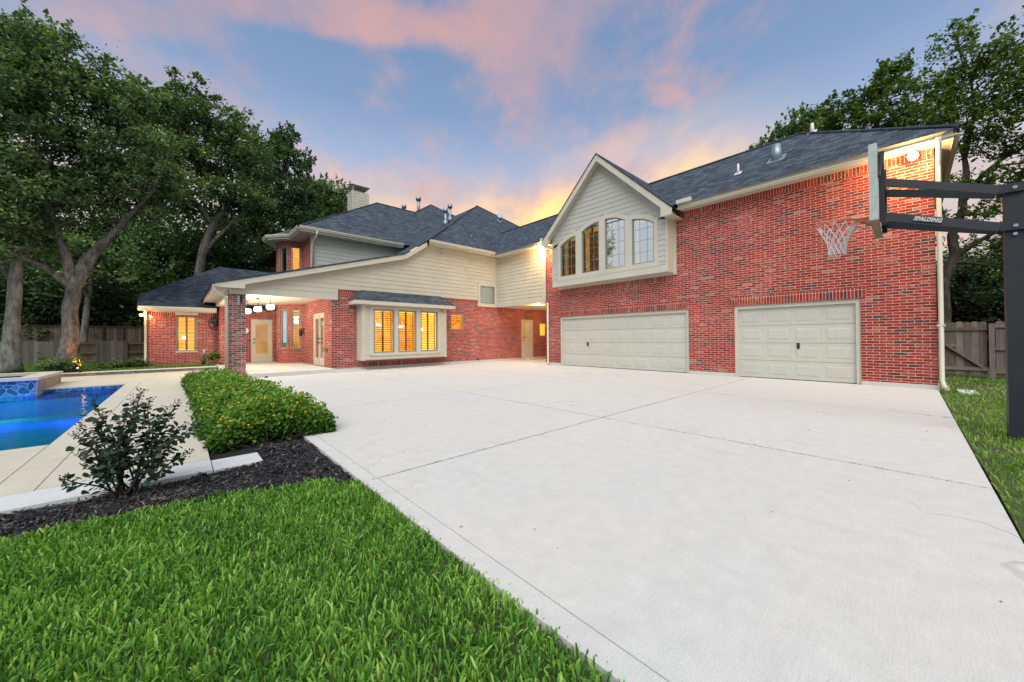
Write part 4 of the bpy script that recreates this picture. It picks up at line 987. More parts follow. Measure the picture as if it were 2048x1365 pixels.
# ================================================================== PLANTS
def foliage_clumps(clumps, leaf, dens, upb=.5, sub=.3, flat=.75):
    """clumps: (centre, radius) -> leaf centres, tones"""
    CC, TT = [], []
    for c, r in clumps:
        nsub = max(7, int(24*r*r)); d = RNG.normal(size=(nsub, 3)); d /= np.linalg.norm(d, axis=1)[:, None]
        rr = r*RNG.uniform(.35, 1, nsub)**.6; rr *= 1+.22*np.array([noise.noise(Vector(v*2.3)+Vector(c)) for v in d])*2
        sc = np.array(c)+d*rr[:, None]*np.array([1, 1, flat])
        m = int(dens*(.16/leaf)**1.2*r*r*2.7/nsub); m = max(m, 8)
        sg = sub*(.7+.6*RNG.random(nsub))
        P = sc[:, None, :]+RNG.normal(size=(nsub, m, 3))*sg[:, None, None]*np.array([1, 1, .55])
        # loose leafy shoots that break up the outline
        ns = int(9*r*r)+3; e = RNG.normal(size=(ns, 3)); e[:, 2] = e[:, 2]*.8+.35; e /= np.linalg.norm(e, axis=1)[:, None]
        st = np.array(c)+e*r*np.array([1, 1, flat])*RNG.uniform(.75, 1.0, ns)[:, None]; dd = e*.6+np.array([0, 0, .75])+RNG.normal(size=(ns, 3))*.25
        Ls = RNG.uniform(.35, .8, ns)*min(r, 1.6)**.7*.8; q = 30; tt = RNG.random((ns, q))
        S = st[:, None, :]+dd[:, None, :]*(tt*Ls[:, None])[:, :, None]+RNG.normal(size=(ns, q, 3))*(.10*(1.15-tt))[:, :, None]
        CC.append(S.reshape(-1, 3)); TT.append((.5+.15*RNG.normal(size=(ns, q))).ravel())
        ton = .42+RNG.normal(0, .10)+.32*d[:, 2]+RNG.normal(0, .18, nsub)  # upper side of each clump lighter: lit tops put into the tone
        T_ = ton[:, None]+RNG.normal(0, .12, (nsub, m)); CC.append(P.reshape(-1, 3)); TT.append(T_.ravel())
    return np.concatenate(CC), np.clip(np.concatenate(TT), 0, 1)
def limb(mb, a, b, r0, r1, wig=.25, seg=7, n=6):
    a, b = Vector(a), Vector(b); ln = (b-a).length; pts, rad = [], []
    o = Vector((random.uniform(-50, 50),)*3)
    for i in range(n+1):
        t = i/n; p = a.lerp(b, t); k = math.sin(math.pi*t)
        p += Vector((noise.noise(o+Vector((t*2.2, 0, 0))), noise.noise(o+Vector((0, t*2.2, 7))), .5*noise.noise(o+Vector((3, 0, t*2.2)))))*wig*k*ln*.6
        p.z += .06*ln*k
        pts.append(p); rad.append(r0+(r1-r0)*t**.8)
    mb.tube(pts, r0, seg, rad); return pts, rad
def tree(name, label, base, skel, clumps, leaf=.16, dens=230, lmat='leaf', bmat='bark', group=None, sub=.19, twig=4, cat='tree'):
    """skel: list of (points, radii) polylines in world space; clumps world (centre, radius)"""
    root = empty(name, base, label, cat, group)
    mb = MB(); nodes = []; sk = wide(base)
    for pts, rad in skel:
        rad = [r_*sk for r_ in rad]
        P = [Vector(p) for p in pts]; Q, RR = [], []
        for i in range(len(P)-1):
            for k in range(4):
                t = k/4; p = P[i].lerp(P[i+1], t); rr = rad[i]+(rad[i+1]-rad[i])*t
                if i or k: p += Vector((nz(p.x, p.z, 1.1, 2), nz(p.y, p.z, 1.1, 9), 0))*rr*.35
                Q.append(p); RR.append(rr*(1+.12*nz(p.x+p.z, p.y, 2.1, 4)))
        Q.append(P[-1]); RR.append(rad[-1]); mb.tube(Q, .1, 12, RR); nodes += list(zip(Q, RR))
    for c, r in clumps:
        c = Vector(c); cand = [(q, rr) for q, rr in nodes if q.z < c.z+.5] or nodes
        q, rr = min(cand, key=lambda e: (e[0]-c).length+(.0 if e[1] > .05 else .5))
        if (q-c).length > .3:
            pts, rad = limb(mb, q, c, min(rr*.6, .05+.035*(q-c).length), .03, .2)
        else: pts, rad = [q], [.04]
        for k in range(int(twig*r)):
            d = Vector((random.gauss(0, 1), random.gauss(0, 1), random.gauss(.35, .7))).normalized()
            s = pts[-1-random.randrange(min(3, len(pts)))]; limb(mb, s, c+d*r*.85, .035, .008, .25, 5, 4)
    mb.build('trunk', bmat, root)
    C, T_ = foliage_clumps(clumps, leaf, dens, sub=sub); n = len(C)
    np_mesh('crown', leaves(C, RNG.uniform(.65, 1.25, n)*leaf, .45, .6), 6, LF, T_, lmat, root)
    return root
def wide(p): p = Vector(p); return (p-Vector((0, 0, H))).dot(fw)/math.hypot(p.x, p.y)
def cl(lst, t, dz=1.0):                 # (px, py, radius[, dist]) -> world clumps
    ps = [(at(q[0], q[1], q[3] if len(q) > 3 else t), q[2]) for q in lst]
    return [(p, r*wide(p)*1.04) for p, r in ps]
def pl(lst, t): return [at(q[0], q[1], (q[2] if len(q) > 2 else t)) for q in lst]

# big forked tree on the left
b0 = at(136, 741, 20.2)
tree('oak_tree', 'large grey-barked tree forking into three limbs above the pool', b0,
     [(pl([(136, 745), (136, 700), (141, 640), (145, 590), (144, 562), (144, 538)], 20.2), [.50, .36, .32, .31, .28, .08]),
      (pl([(146, 585), (133, 510), (112, 455), (96, 420), (80, 350), (70, 250)], 20.2), [.24, .22, .19, .16, .12, .06]),
      (pl([(143, 592), (168, 520), (215, 478), (258, 432, 19.8), (300, 388, 19.6), (330, 330, 19.6)], 20.2), [.27, .21, .17, .13, .09, .04]),
      (pl([(148, 580), (185, 512), (225, 470, 21), (275, 425, 21.4), (325, 385, 22), (372, 335, 22.6)], 20.2), [.25, .19, .15, .11, .07, .03]),
      (pl([(142, 575), (100, 540), (55, 520), (10, 500), (-60, 470)], 20.2), [.2, .14, .12, .10, .07])],
     cl([(60, 115, 1.7), (10, 90, 1.9), (140, 145, 1.6), (75, 180, 2.2), (195, 185, 1.4), (20, 250, 2.6), (150, 230, 2.3), (215, 220, 1.7), (100, 320, 2.4), (190, 310, 2.0),
         (260, 270, 1.4), (230, 370, 1.7), (30, 380, 2.2), (130, 420, 1.5), (290, 340, 1.4), (10, 455, 1.6), (60, 470, 1.1), (-60, 150, 3), (-90, 330, 3), (-80, 470, 2.4), (170, 390, 1.4), (270, 410, 1.3), (320, 385, 1.2), (300, 300, 1.3), (250, 200, 1.3), (120, 80, .7), (25, 60, 1.0), (65, 60, .45), (205, 135, .6), (150, 85, .4), (95, 70, .5), (345, 360, .8), (215, 440, .8), (300, 430, .6), (250, 340, 1.6)], 20.2),
     .115, 320, 'leaf', 'bark')
b1 = at(22, 744, 20.5)
tree('oak_tree', 'thick dark-topped trunk at the far left edge by the board fence', b1,
     [(pl([(22, 746), (22, 700), (24, 640), (30, 560), (36, 500), (30, 420)], 20.6), [.48, .36, .30, .26, .22, .15]),
      (pl([(30, 560), (-20, 500), (-70, 430)], 21), [.25, .2, .1]), (pl([(34, 520), (70, 470), (110, 400)], 22), [.22, .16, .08])],
     cl([(40, 430, 1.8), (-30, 420, 2.2), (90, 380, 1.8), (20, 330, 2.4), (-60, 520, 1.4), (70, 500, 1.0)], 22.5), .14, 300, 'leaf_d', 'bark_w')
b2 = at(168, 690, 30)
tree('birch_tree', 'thin pale ring-barked trunk standing between the two fences', b2,
     [(pl([(168, 712), (170, 650), (176, 600), (186, 545), (200, 500)], 29), [.26, .2, .17, .13, .08]), (pl([(176, 600), (160, 560), (150, 530)], 29), [.12, .08, .05])],
     cl([(190, 520, 1.6), (150, 500, 1.4), (225, 560, 1.4), (120, 560, 1.3)], 29), .2, 260, 'leaf', 'bark_w')
# leaning tree behind the wing
b3 = at(392, 590, 28)
tree('elm_tree', 'tall leaning tree rising behind the small brick wing with upright top shoots', (b3.x, b3.y, .1),
     [([ (b3.x-.2, b3.y, .1)]+pl([(396, 560), (404, 510), (425, 450), (452, 418), (480, 370)], 28), [.4, .33, .29, .24, .17, .08]),
      (pl([(425, 450), (380, 390), (350, 330), (345, 250)], 28), [.22, .16, .12, .06]), (pl([(404, 510), (430, 480), (470, 440), (520, 400)], 28), [.18, .14, .1, .05])],
     cl([(340, 215, 1.1), (352, 180, .45), (350, 150, .32), (375, 225, 1.1), (372, 178, .35), (394, 190, .38), (398, 160, .25), (415, 205, .45), (428, 195, .25), (330, 185, .3), (330, 240, 1.8), (400, 255, 2.0), (440, 260, 1.5), (360, 310, 2.2), (430, 320, 2.2), (475, 290, 1.6), (310, 300, 1.6),
         (480, 250, 1.1), (495, 330, 1.7), (400, 390, 2.2), (340, 400, 1.8), (460, 390, 1.9), (300, 225, 1.2), (270, 210, 1.2), (245, 185, 1.0), (262, 160, .5), (300, 180, .5), (500, 400, 1.6)], 28),
     .17, 310, 'leaf', 'bark')
b4 = at(520, 600, 34)
tree('elm_tree', 'rounded dark tree right of the leaning one, behind the turret', (b4.x, b4.y, .1),
     [([(b4.x, b4.y, .1)]+pl([(515, 540), (525, 470), (545, 400), (570, 340)], 34), [.4, .33, .3, .2, .08])],
     cl([(540, 300, 1.7), (570, 285, 1.1), (520, 340, 2.0), (575, 330, 2.0), (600, 320, 1.0), (560, 390, 2.4), (510, 410, 2.2), (600, 390, 1.6), (550, 450, 2.3), (600, 440, 2.0), (500, 470, 2.2), (470, 470, 2.2), (580, 270, .7)], 34), .19, 310, 'leaf_d', 'bark')
b5 = at(650, 600, 42)
tree('elm_tree', 'lower tree crown reaching to the chimney', (b5.x, b5.y, .1),
     [([(b5.x, b5.y, .1)]+pl([(645, 520), (650, 450), (655, 400)], 42), [.4, .35, .25, .1])],
     cl([(640, 385, 1.7), (665, 385, 1.5), (690, 395, 1.1), (700, 412, .8), (625, 410, 2.0), (660, 425, 2.3), (690, 430, 1.5), (640, 460, 2.6), (600, 470, 2.4), (680, 470, 2.4), (615, 370, 1.0)], 42), .21, 310, 'leaf', 'bark_d')
# dark woodland understory behind the fences: each tree its own thing
under = [(30, 540, 3.2), (110, 570, 2.6), (230, 470, 2.6), (250, 560, 2.8), (320, 480, 2.6), (330, 590, 2.4), (400, 470, 2.6), (440, 540, 2.6), (90, 490, 2.4), (480, 530, 2.4), (180, 640, 2.0), (40, 640, 1.8), (270, 640, 1.6), (-60, 600, 3), (370, 560, 2.2), (520, 520, 2.2)]
wh = ['far left edge', 'left of the forked trunk', 'between the high limbs of the forked tree', 'right of the pale thin trunk', 'above the small wing roof', 'at the left corner of the wing roof', 'behind the leaning trunk', 'right of the leaning trunk',
      'high above the board fence', 'beside the turret', 'against the tall board fence by the pale trunk', 'low behind the left trunk', 'touching the tall fence by the wing', 'outside the left frame edge', 'directly above the wing ridge', 'just left of the turret']
for i, (px, py, r) in enumerate(under):
    t = 32+(i % 3)*2.2; c = at(px, py, t); bs = (c.x+.3, c.y+.2, .1)
    lime = i in (2, 3, 10)
    tree('shade_tree', ('yellow-green' if lime else 'dark green')+' background tree '+wh[i], bs, [([bs, (c.x, c.y, max(c.z*.5, .6)), (c.x-.1, c.y, max(c.z, 1.2))], [.2, .15, .08])],
         [(c, r*.9), (c+Vector((r*.6, -.5, -r*.5)), r*.65), (c+Vector((-r*.6, .4, -r*.45)), r*.65), (c+Vector((0, .5, -r*1.0)), r*.7)], .21, 190, 'leaf' if lime else 'leaf_d', 'bark_d', 'woodland trees beyond the back fence', .38, 1)
# right-hand trees
b6 = at(1893, 760, 21)
tree('pecan_tree', 'tall spreading tree with a curved bare trunk right of the garage wing', (b6.x, b6.y, 0),
     [(pl([(1893, 765), (1893, 680), (1886, 600), (1890, 560), (1908, 515), (1906, 470), (1925, 420), (1932, 350), (1925, 290)], 21), [.34, .27, .25, .25, .23, .2, .18, .14, .08]),
      (pl([(1908, 515), (1945, 490), (1990, 465), (2040, 430), (2090, 400)], 21), [.17, .13, .1, .08, .05]), (pl([(1906, 470), (1890, 440), (1880, 400)], 21), [.08, .06, .03]),
      (pl([(1930, 400), (1965, 350), (2010, 315), (2060, 290)], 21), [.13, .11, .09, .05]), (pl([(1928, 320), (1940, 270), (1950, 220), (1940, 150)], 21), [.12, .1, .07, .04]), (pl([(1928, 310), (1905, 270), (1890, 210)], 21), [.1, .07, .04])],
     cl([(1910, 90, .9), (1905, 65, .5), (1920, 130, 1.1), (1890, 170, 1.2), (1950, 180, 1.4), (1990, 130, 1.2), (2030, 90, 1.3), (2050, 160, 1.6), (2010, 210, 1.6), (1960, 250, 1.3), (1900, 240, 1.2), (2060, 260, 1.6), (2010, 290, 1.1),
         (1910, 310, .8), (1895, 370, .7), (1985, 370, 1.0), (2040, 350, 1.0), (1960, 430, .6), (2000, 500, .9), (2050, 480, 1.2), (1990, 420, .7), (1870, 215, 1.0), (2110, 160, 2.2), (2130, 330, 2), (1890, 440, .35), (1850, 190, .8), (2030, 540, .8)], 21),
     .11, 230, 'leaf_r', 'bark_d', sub=.17, twig=6)
b7 = at(1700, 400, 30)
tree('oak_tree', 'tall tree showing above the right half of the garage roof', (b7.x, b7.y, 0),
     [([(b7.x, b7.y, 0)]+pl([(1700, 350), (1740, 280), (1775, 200)], 30), [.4, .3, .2, .08]), (pl([(1700, 350), (1670, 280), (1650, 240)], 30), [.2, .15, .06])],
     cl([(1780, 150, 1.1), (1790, 130, .7), (1760, 180, 1.1), (1800, 190, 1.3), (1730, 200, 1.2), (1770, 240, 1.7), (1720, 250, 1.5), (1690, 235, 1.2), (1830, 240, 1.6), (1670, 215, .8), (1650, 260, 1.1), (1860, 260, 1.8), (1820, 290, 1.5)], 30), .17, 300, 'leaf_r', 'bark_d', twig=4)
b8 = at(1590, 420, 36)
tree('oak_tree', 'lower dark tree clump above the middle of the garage ridge', (b8.x, b8.y, 0),
     [([(b8.x, b8.y, 0)]+pl([(1590, 350), (1600, 290), (1610, 250)], 36), [.4, .3, .2, .08])],
     cl([(1600, 245, 1.3), (1625, 235, 1.0), (1640, 260, 1.5), (1585, 265, 1.2), (1560, 280, 1.2), (1610, 285, 1.6), (1535, 292, .9), (1515, 296, .6), (1570, 310, 1.5)], 36), .19, 300, 'leaf', 'bark_d', twig=4)
for i, (px, py, r, t, lm, lab) in enumerate(((1905, 570, 1.5, 24, 'leaf_d', 'bluish-green bush behind the gate'), (1950, 590, 1.9, 25, 'leaf_br', 'reddish-brown bush behind the board fence'), (2010, 590, 2.1, 25, 'leaf_br', 'brown-leaved shrub behind the black pole'), (1985, 540, 1.5, 27, 'leaf_d', 'dark bush above the brown shrubs'), (1925, 625, 1.0, 23.5, 'leaf_br', 'low reddish shrub just over the gate'), (2060, 600, 2, 24, 'leaf_d', 'dark hedge bush at the right frame edge'))):
    c = at(px, py, t); bs = (c.x, c.y, 0)
    tree('garden_bush', lab, bs, [([bs, (c.x, c.y, c.z*.6)], [.12, .06])], [(c, r), (c+Vector((.3, -.8, -r*.7)), r*.8), (c+Vector((.2, .9, -r*.8)), r*.8)], .14, 380, lm, 'bark_d', None, .25, 2, 'bush')
# small bushes on the back lawn
for px, py, r, lab, t in ((118, 728, .36, 'small leafy bush at the foot of the forked tree', 19.9), (250, 735, .28, 'low shrub near the wing downspout', 20.6), (205, 740, .18, 'tiny shrub on the back lawn', 20.3), (275, 728, .22, 'weedy shrub beside the wing corner', 20.8)):
    c = at(px, py, t); bs = (c.x, c.y, .1)
    tree('garden_bush', lab, bs, [([bs, (c.x, c.y, c.z)], [.02, .01])], [(c, r), (c+Vector((r*.7, 0, -r*.3)), r*.7), (c+Vector((-r*.6, 0, -r*.3)), r*.7)], .07, 1500, 'leaf_d', 'bark_d', None, .09, 4, 'bush')
c = Vector((1.0, 20.2, .5)); tree('garden_bush', 'yellowish plant against the rear porch column', (c.x, c.y, .1), [([(c.x, c.y, .1), tuple(c)], [.015, .008])], [(c, .22)], .08, 1400, 'leaf_l', 'bark_d', None, .08, 4, 'bush')

# lantana bed
def lant_h(x, y): return (.40 if y < 9 else .34-.016*(y-9))*(1+.34*noise.noise(Vector((x*1.6, y*1.2, 4)))+.38*noise.noise(Vector((x*4.5, y*4.0, 9))))
n = 46000; Yl = 5.15+(RNG.random(n)**1.75)*9.1; 
xc = np.interp(Yl, [5, 6, 9, 14.3], [.90, .86, .72, .60]); hw = np.interp(Yl, [5.1, 5.3, 6.2, 9, 14.3], [.52, .66, .66, .55, .55])*(1+.16*np.array([noise.noise(Vector((y*1.7, 3, 1))) for y in Yl]))
u = RNG.uniform(-1, 1, n); Xl = xc+hw*np.sign(u)*np.abs(u)**.85
hh = np.array([lant_h(x, y) for x, y in zip(Xl, Yl)])*np.sqrt(np.clip(1-((Xl-xc)/hw)**2, 0, 1))*np.clip((Yl-5.0)/.45, .25, 1)**.5+.02
Zl = hh*RNG.uniform(0, 1, n)**.4+RNG.normal(0, .02, n); ab = RNG.random(n) < .10; Zl = np.where(ab, hh+RNG.uniform(0, .11, n), Zl); Zl = np.maximum(Zl, .0)
C = np.stack([Xl, Yl, Zl], 1)
# gather leaves to twig tips
tips = C[RNG.integers(0, n, 5200)]; idx = RNG.integers(0, len(tips), n)
C2 = tips[idx]+RNG.normal(size=(n, 3))*np.array([.032, .032, .026]); mixm = RNG.random(n) < .78; C = np.where(mixm[:, None], C2, C)
sz = RNG.uniform(.030, .052, n)*(1+.06*(Yl-5))
lb = tag(np_mesh('lantana_bed', leaves(C, sz, .6, .62, .35), 6, LF, np.clip(.2+.62*np.clip(C[:, 2]/.42, 0, 1)+RNG.normal(0, .2, n), 0, 1), 'leaf_l'), kind='stuff', cat='flowering shrubs', label='long low bed of green lantana dotted with small orange-yellow flowers')  # lower leaves darker: shade inside the bed put into the tone
g = MB()
fl = [t for t in tips[RNG.permutation(len(tips))] if t[2] > .16][:260]
for i, t in enumerate(fl):
    if t[1] > 9 and i % 3: continue
    for k in range(6):
        a_ = random.uniform(0, 6.28); q = random.uniform(0, .014); g.sphere((t[0]+math.cos(a_)*q, t[1]+math.sin(a_)*q, t[2]+.05+random.uniform(-.004, .006)), .0085, 5, 3)
g.build('flowers', 'flower', lb)
g = MB()
for t in tips[:500]:
    xb = float(np.interp(t[1], [5, 9, 14.3], [.8, .7, .6])); limb(g, (xb+(t[0]-xb)*.4, t[1]+random.uniform(-.1, .1), -.02), tuple(t), .005, .0025, .2, 4, 3)
g.build('stems', 'bark_d', lb)

# crape myrtle shrub in the mulch
sb = Vector((-.31, 4.24, -.02)); root = empty('myrtle_shrub', sb, 'multi-stemmed dark-leaved crape myrtle shrub with seed heads in the mulch bed', 'shrub')
tipsp = [(187, 800, 4.35), (150, 868, 4.15), (122, 958, 4.1), (205, 830, 4.4), (285, 783, 4.25), (268, 800, 4.35), (300, 800, 4.2), (330, 820, 4.3), (355, 808, 4.1), (372, 850, 4.2), (396, 846, 4.05), (345, 880, 4.0), (240, 850, 4.5), (255, 830, 4.2), (310, 840, 4.35), (215, 900, 4.0), (380, 905, 4.15), (160, 910, 4.4), (330, 930, 4.0), (185, 935, 4.2), (160, 850, 4.4)]
g = MB(); LC, LD, LS, LT = [], [], [], []; sd = MB()
for i, (px, py, t) in enumerate(tipsp):
    tip = at(px, py, t); st = sb+Vector((random.uniform(-.06, .06), random.uniform(-.05, .05), 0)); pts, rad = limb(g, st, tip, .009, .003, .22, 6, 9)
    ln = (tip-st).length; m = int(88*ln)
    for k in range(m):
        f = .26+.72*(k/m); s_i = min(int(f*9), 8); p = pts[s_i].lerp(pts[s_i+1], f*9-s_i); ax = (pts[s_i+1]-pts[s_i]).normalized()
        an = k*2.4+random.uniform(-.4, .4); o1 = ax.orthogonal().normalized(); o2 = ax.cross(o1); d = o1*math.cos(an)+o2*math.sin(an)+ax*.35; d.normalize()
        off = random.uniform(.015, .085) if f < .85 else .018
        LC.append(p+d*off); LD.append(d); LS.append(random.uniform(.036, .068)*(1 if f < .85 else .55)); LT.append(min(1, max(0, random.gauss(.45, .22))))
    for k in range(10):
        d = Vector((random.gauss(0, 1), random.gauss(0, 1), random.gauss(.8, .8))).normalized(); e = tip+d*random.uniform(.015, .05)
        g.tube([tip-Vector((0, 0, .02)), e], .001, 3, cap=False); sd.sphere(e, .0048, 6, 4)
g.build('stems', 'bark_d', root)
C = np.array([tuple(p) for p in LC]); np_mesh('leaves', leaves(C, np.array(LS), .7, .72, .25, np.array([tuple(p) for p in LD])*2), 6, LF, np.array(LT), 'leaf_m', root)
tag(sd.build('seed_heads', 'seed', root), kind='stuff')
# ================================================================== FENCES
def pickets(fr, u0, u1, z0, z1, name, mat, parent, w_=.14, dog=.03, gap=.006, jit=.012, d=0):
    g = MB(fr); g.curtone = .5; u = u0
    while u < u1-.02:
        e = min(u+w_, u1); g.curtone = random.random(); t = z1+random.uniform(-jit, jit); a, b = u+gap/2, e-gap/2
        dd = d+random.uniform(-.003, .003)
        pts = [(a, z0), (b, z0), (b, t-dog), (b-dog, t), (a+dog, t), (a, t-dog)]
        g.face([(p[0], dd, p[1]) for p in pts]); g.face([(p[0], dd-.018, p[1]) for p in pts[::-1]])
        for i in range(6):
            p, q = pts[i], pts[(i+1) % 6]; g.face([(p[0], dd, p[1]), (q[0], dd, q[1]), (q[0], dd-.018, q[1]), (p[0], dd-.018, p[1])])
        u = e
    return g.build(name, mat, parent)
def rail(fr, a, b, z, parent, mat, d0=.0, d1=.045, h=.09, name='rail'):
    g = MB(fr); g.curtone = random.random(); g.box(a, b, d0, d1, z, z+h); g.curtone = .4; return g.build(name, mat, parent)
f1 = empty('picket_fence', (-3, 26, .1), 'low weathered grey dog-eared board fence along the back lawn', 'fence')
fr = FY(26)
pickets(fr, -14, -3.55, .12, 1.22, 'boards', 'wood', f1, dog=.025); pickets(fr, -3.5, -2.9, .12, 1.19, 'boards', 'wood_b', f1, d=-.06)
pickets(fr, -2.9, -1.95, .12, 1.22, 'boards', 'wood', f1); pickets(fr, -1.95, .6, .12, 1.19, 'boards', 'wood_b', f1, d=-.06)
for a, b in ((-3.5, -2.9), (-1.95, .6)):
    for z in (.22, .62, 1.06): rail(fr, a, b, z, f1, 'wood_b', -.05, -.005)
for u in (-3.55, -2.9, -1.95): g = MB(fr); g.curtone = .3; g.box(u-.04, u+.04, -.1, .02, .1, 1.2); g.build('post', 'wood_b', f1)
f2 = empty('tall_board_fence', (-3, 30, .1), 'taller neighbouring board fence with dark posts and a cap rail behind the low fence', 'fence')
fr = FY(30); pickets(fr, -6.4, 3, .1, 2.0, 'boards', 'wood_b', f2, dog=.002, jit=.004, gap=.01)
g = MB(fr); g.curtone = .2; g.box(-6.4, 3, -.05, .08, 2.0, 2.04); g.build('cap_rail', 'wood_b', f2)
for k in range(11):
    u = -6.1+k*.74; g = MB(fr); g.curtone = .0; g.box(u, u+.09, .0, .06, .1, 1.99); g.build('post', 'bark_d', f2)
f3 = empty('board_fence', (16.6, -2, 0), 'weathered grey side-yard board fence beyond the right lawn', 'fence')
fr = FX(16.6); pickets(fr, -12, -1.62, 0.05, 1.57, 'boards', 'wood', f3)
for z in (.13, .78, 1.40): rail(fr, -12, -1.62, z, f3, 'wood_b')
for u in (-1.62, -4, -6.4, -8.8): g = MB(fr); g.curtone = .5; g.box(u-.0, u+.1, .005, .1, 0, 1.5 if u < -2 else 1.52); g.build('post', 'wood', f3)
f4 = empty('fence_gate', (16.6, -1, 0), 'grey wooden gate with a diagonal brace beside the garage corner', 'gate')
pickets(fr, -1.5, -.46, 0.07, 1.58, 'boards', 'wood', f4)
rail(fr, -1.5, -.46, 1.33, f4, 'wood_b'); rail(fr, -1.5, -.46, .2, f4, 'wood'); rail(fr, -.95, -.46, .86, f4, 'wood_b')
g = MB(fr); g.curtone = .5; g.bar([(-.5, .035, 1.16), (-1.42, .035, .29)], .05, .1, (1, 0, 0)); g.build('diagonal_brace', 'wood', f4)
g = MB(fr); g.box(-.6, -.46, -.03, .03, 1.57, 1.62); g.build('cap', 'white', f4)

# ================================================================== BASKETBALL HOOP
hp = empty('basketball_hoop', (7.25, -.87, 0), 'in-ground basketball hoop on a thick black pole, its white net over the driveway', 'basketball hoop')
PX = 7.325
g = MB(); g.box(7.25, 7.40, -.945, -.80, -.05, 3.0); g.build('pole', 'pole', hp, bevel=.008)
g = MB()
ya, yb_ = -.95, .225
ARM = []
for sx, bx_, nm in ((7.25-.03, 6.98, 'upper'), (7.40+.03, 7.55, 'upper')):
    g = MB(); g.bar([(sx, ya+.0, 2.94), (sx, -.76, 2.945), (bx_, yb_, 3.29)], .03, .10); g.build('arm', 'pole', hp)
for sx, bx_ in ((7.25-.03, 6.98), (7.40+.03, 7.55)):
    g = MB(); g.bar([(sx, -1.28, 2.47), (sx, -.76, 2.50), (bx_, yb_, 2.83)], .03, .10); a_ = g.build('arm', 'pole', hp)
    ARM.append(a_)
for z in (2.94, 2.49):
    g = MB(); g.tube([(7.19, -.87, z), (7.46, -.87, z)], .011, 8); g.tube([(7.195, -.87, z), (7.203, -.87, z)], .02, 8); g.build('bolt', 'galv', hp)
g = MB(); g.tube([(7.225, -.87, 2.40), (7.255, -.87, 2.40)], .018, 8); g.build('bolt', 'galv', hp)
# backboard 54 inches wide, seen edge-on from behind
bx0, bx1, bz0, bz1 = 6.56, 7.94, 2.70, 3.68
bb = MB(); bb.box(bx0+.03, bx1-.03, .275, .305, bz0+.03, bz1-.03); bo = bb.build('backboard', 'white', hp)
g = MB(); g.box(bx0, bx0+.04, .235, .315, bz0, bz1); g.box(bx1-.04, bx1, .235, .315, bz0, bz1); g.box(bx0+.04, bx1-.04, .236, .314, bz1-.04, bz1); g.build('frame', 'grey', bo, bevel=.006)
g = MB(); g.box(bx0+.04, bx1-.04, .236, .314, bz0, bz0+.035); g.build('bottom_edge', 'tan', bo)
g = MB(); g.box(bx0+.28, bx0+.33, .18, .234, bz0+.02, bz1-.03); g.box(bx1-.33, bx1-.28, .18, .234, bz0+.02, bz1-.03)
g.bar([(bx0+.3, .2, bz1-.05), (bx0+.02, .22, bz0+.55)], .02, .03); g.box(bx0+.3, bx1-.3, .18, .232, 2.80, 2.86); g.box(bx0+.3, bx1-.3, .18, .232, 3.26, 3.32)
g.build('back_bracket', 'black', bo)
# rim and net
rc, rr_, rzz_ = (7.25, .315+.15+.2286), .2286, 2.885
g = MB(); g.tube([(rc[0]+rr_*math.cos(k*math.pi/16), rc[1]+rr_*math.sin(k*math.pi/16), rzz_) for k in range(33)], .012, 8)
g.box(7.16, 7.34, .316, .50, rzz_-.004, rzz_+.006); g.box(7.15, 7.35, .316, .326, rzz_-.13, rzz_+.03)
for x in (7.165, 7.325): g.prism([(.32, rzz_-.11), (.47, rzz_-.01), (.32, rzz_-.005)], 'x', x, x+.01)
g.tube([(rc[0]-.17, rc[1]-.15, rzz_-.005), (7.18, .36, rzz_-.06)], .006, 6); g.tube([(rc[0]+.17, rc[1]-.15, rzz_-.005), (7.32, .36, rzz_-.06)], .006, 6)
g.build('rim', 'orange', hp)
g = MB(); nc = 12; lev = [(0, 1.0), (.11, .80), (.2, .62), (.28, .50), (.36, .44), (.43, .43)]
def npn(k, i):
    z, s_ = lev[i]; a = 2*math.pi*(k+.5*(i % 2))/nc; return (rc[0]+rr_*s_*math.cos(a), rc[1]+rr_*s_*math.sin(a), rzz_-.012-z)
for i in range(len(lev)-1):
    for k in range(nc):
        kk2 = k if i % 2 == 0 else k+1
        g.tube([npn(k, i), npn(kk2 if i % 2 else k, i+1)], .0052, 5, cap=False); g.tube([npn(k, i), npn(k if i % 2 else k-1, i+1)], .0052, 5, cap=False)
for k in range(nc): p = npn(k, 5); g.tube([p, (p[0]+.004, p[1], p[2]-.025)], .006, 5)
g.build('net', 'net', hp)
# maker's plate on the near lower arm
a0, a1 = Vector((7.205, -.76, 2.50)), Vector((6.965, yb_, 2.83)); dr = (a1-a0).normalized(); nrm_ = dr.cross(Vector((0, 0, 1))).normalized()
if nrm_.x > 0: nrm_ = -nrm_
upv = nrm_.cross(dr); upv = upv if upv.z > 0 else -upv
pc = a0+dr*.62+nrm_*.0165
g = MB(); q = [pc-dr*.13-upv*.022, pc+dr*.13-upv*.022, pc+dr*.13+upv*.03, pc-dr*.13+upv*.03]; g.face(q); g.build('name_plate', 'black', ARM[0])
tc_ = bpy.data.curves.new('lettering', 'FONT'); tc_.body = 'SPALDING'; tc_.size = .055; tc_.align_x = 'CENTER'; tc_.align_y = 'CENTER'; tc_.extrude = .0008; tc_.shear = .15; tc_.offset = .0012
to_ = bpy.data.objects.new('lettering_text', tc_); me_ = bpy.data.meshes.new_from_object(to_); bpy.data.objects.remove(to_)
to = bpy.data.objects.new('lettering', me_); COL.objects.link(to); me_.materials.clear(); me_.materials.append(M['white'])
xd = -dr; zd = -nrm_ if False else nrm_
yd = zd.cross(xd)
if yd.z < 0: xd = -xd; yd = zd.cross(xd)
P_ = pc+nrm_*.002+upv*.003
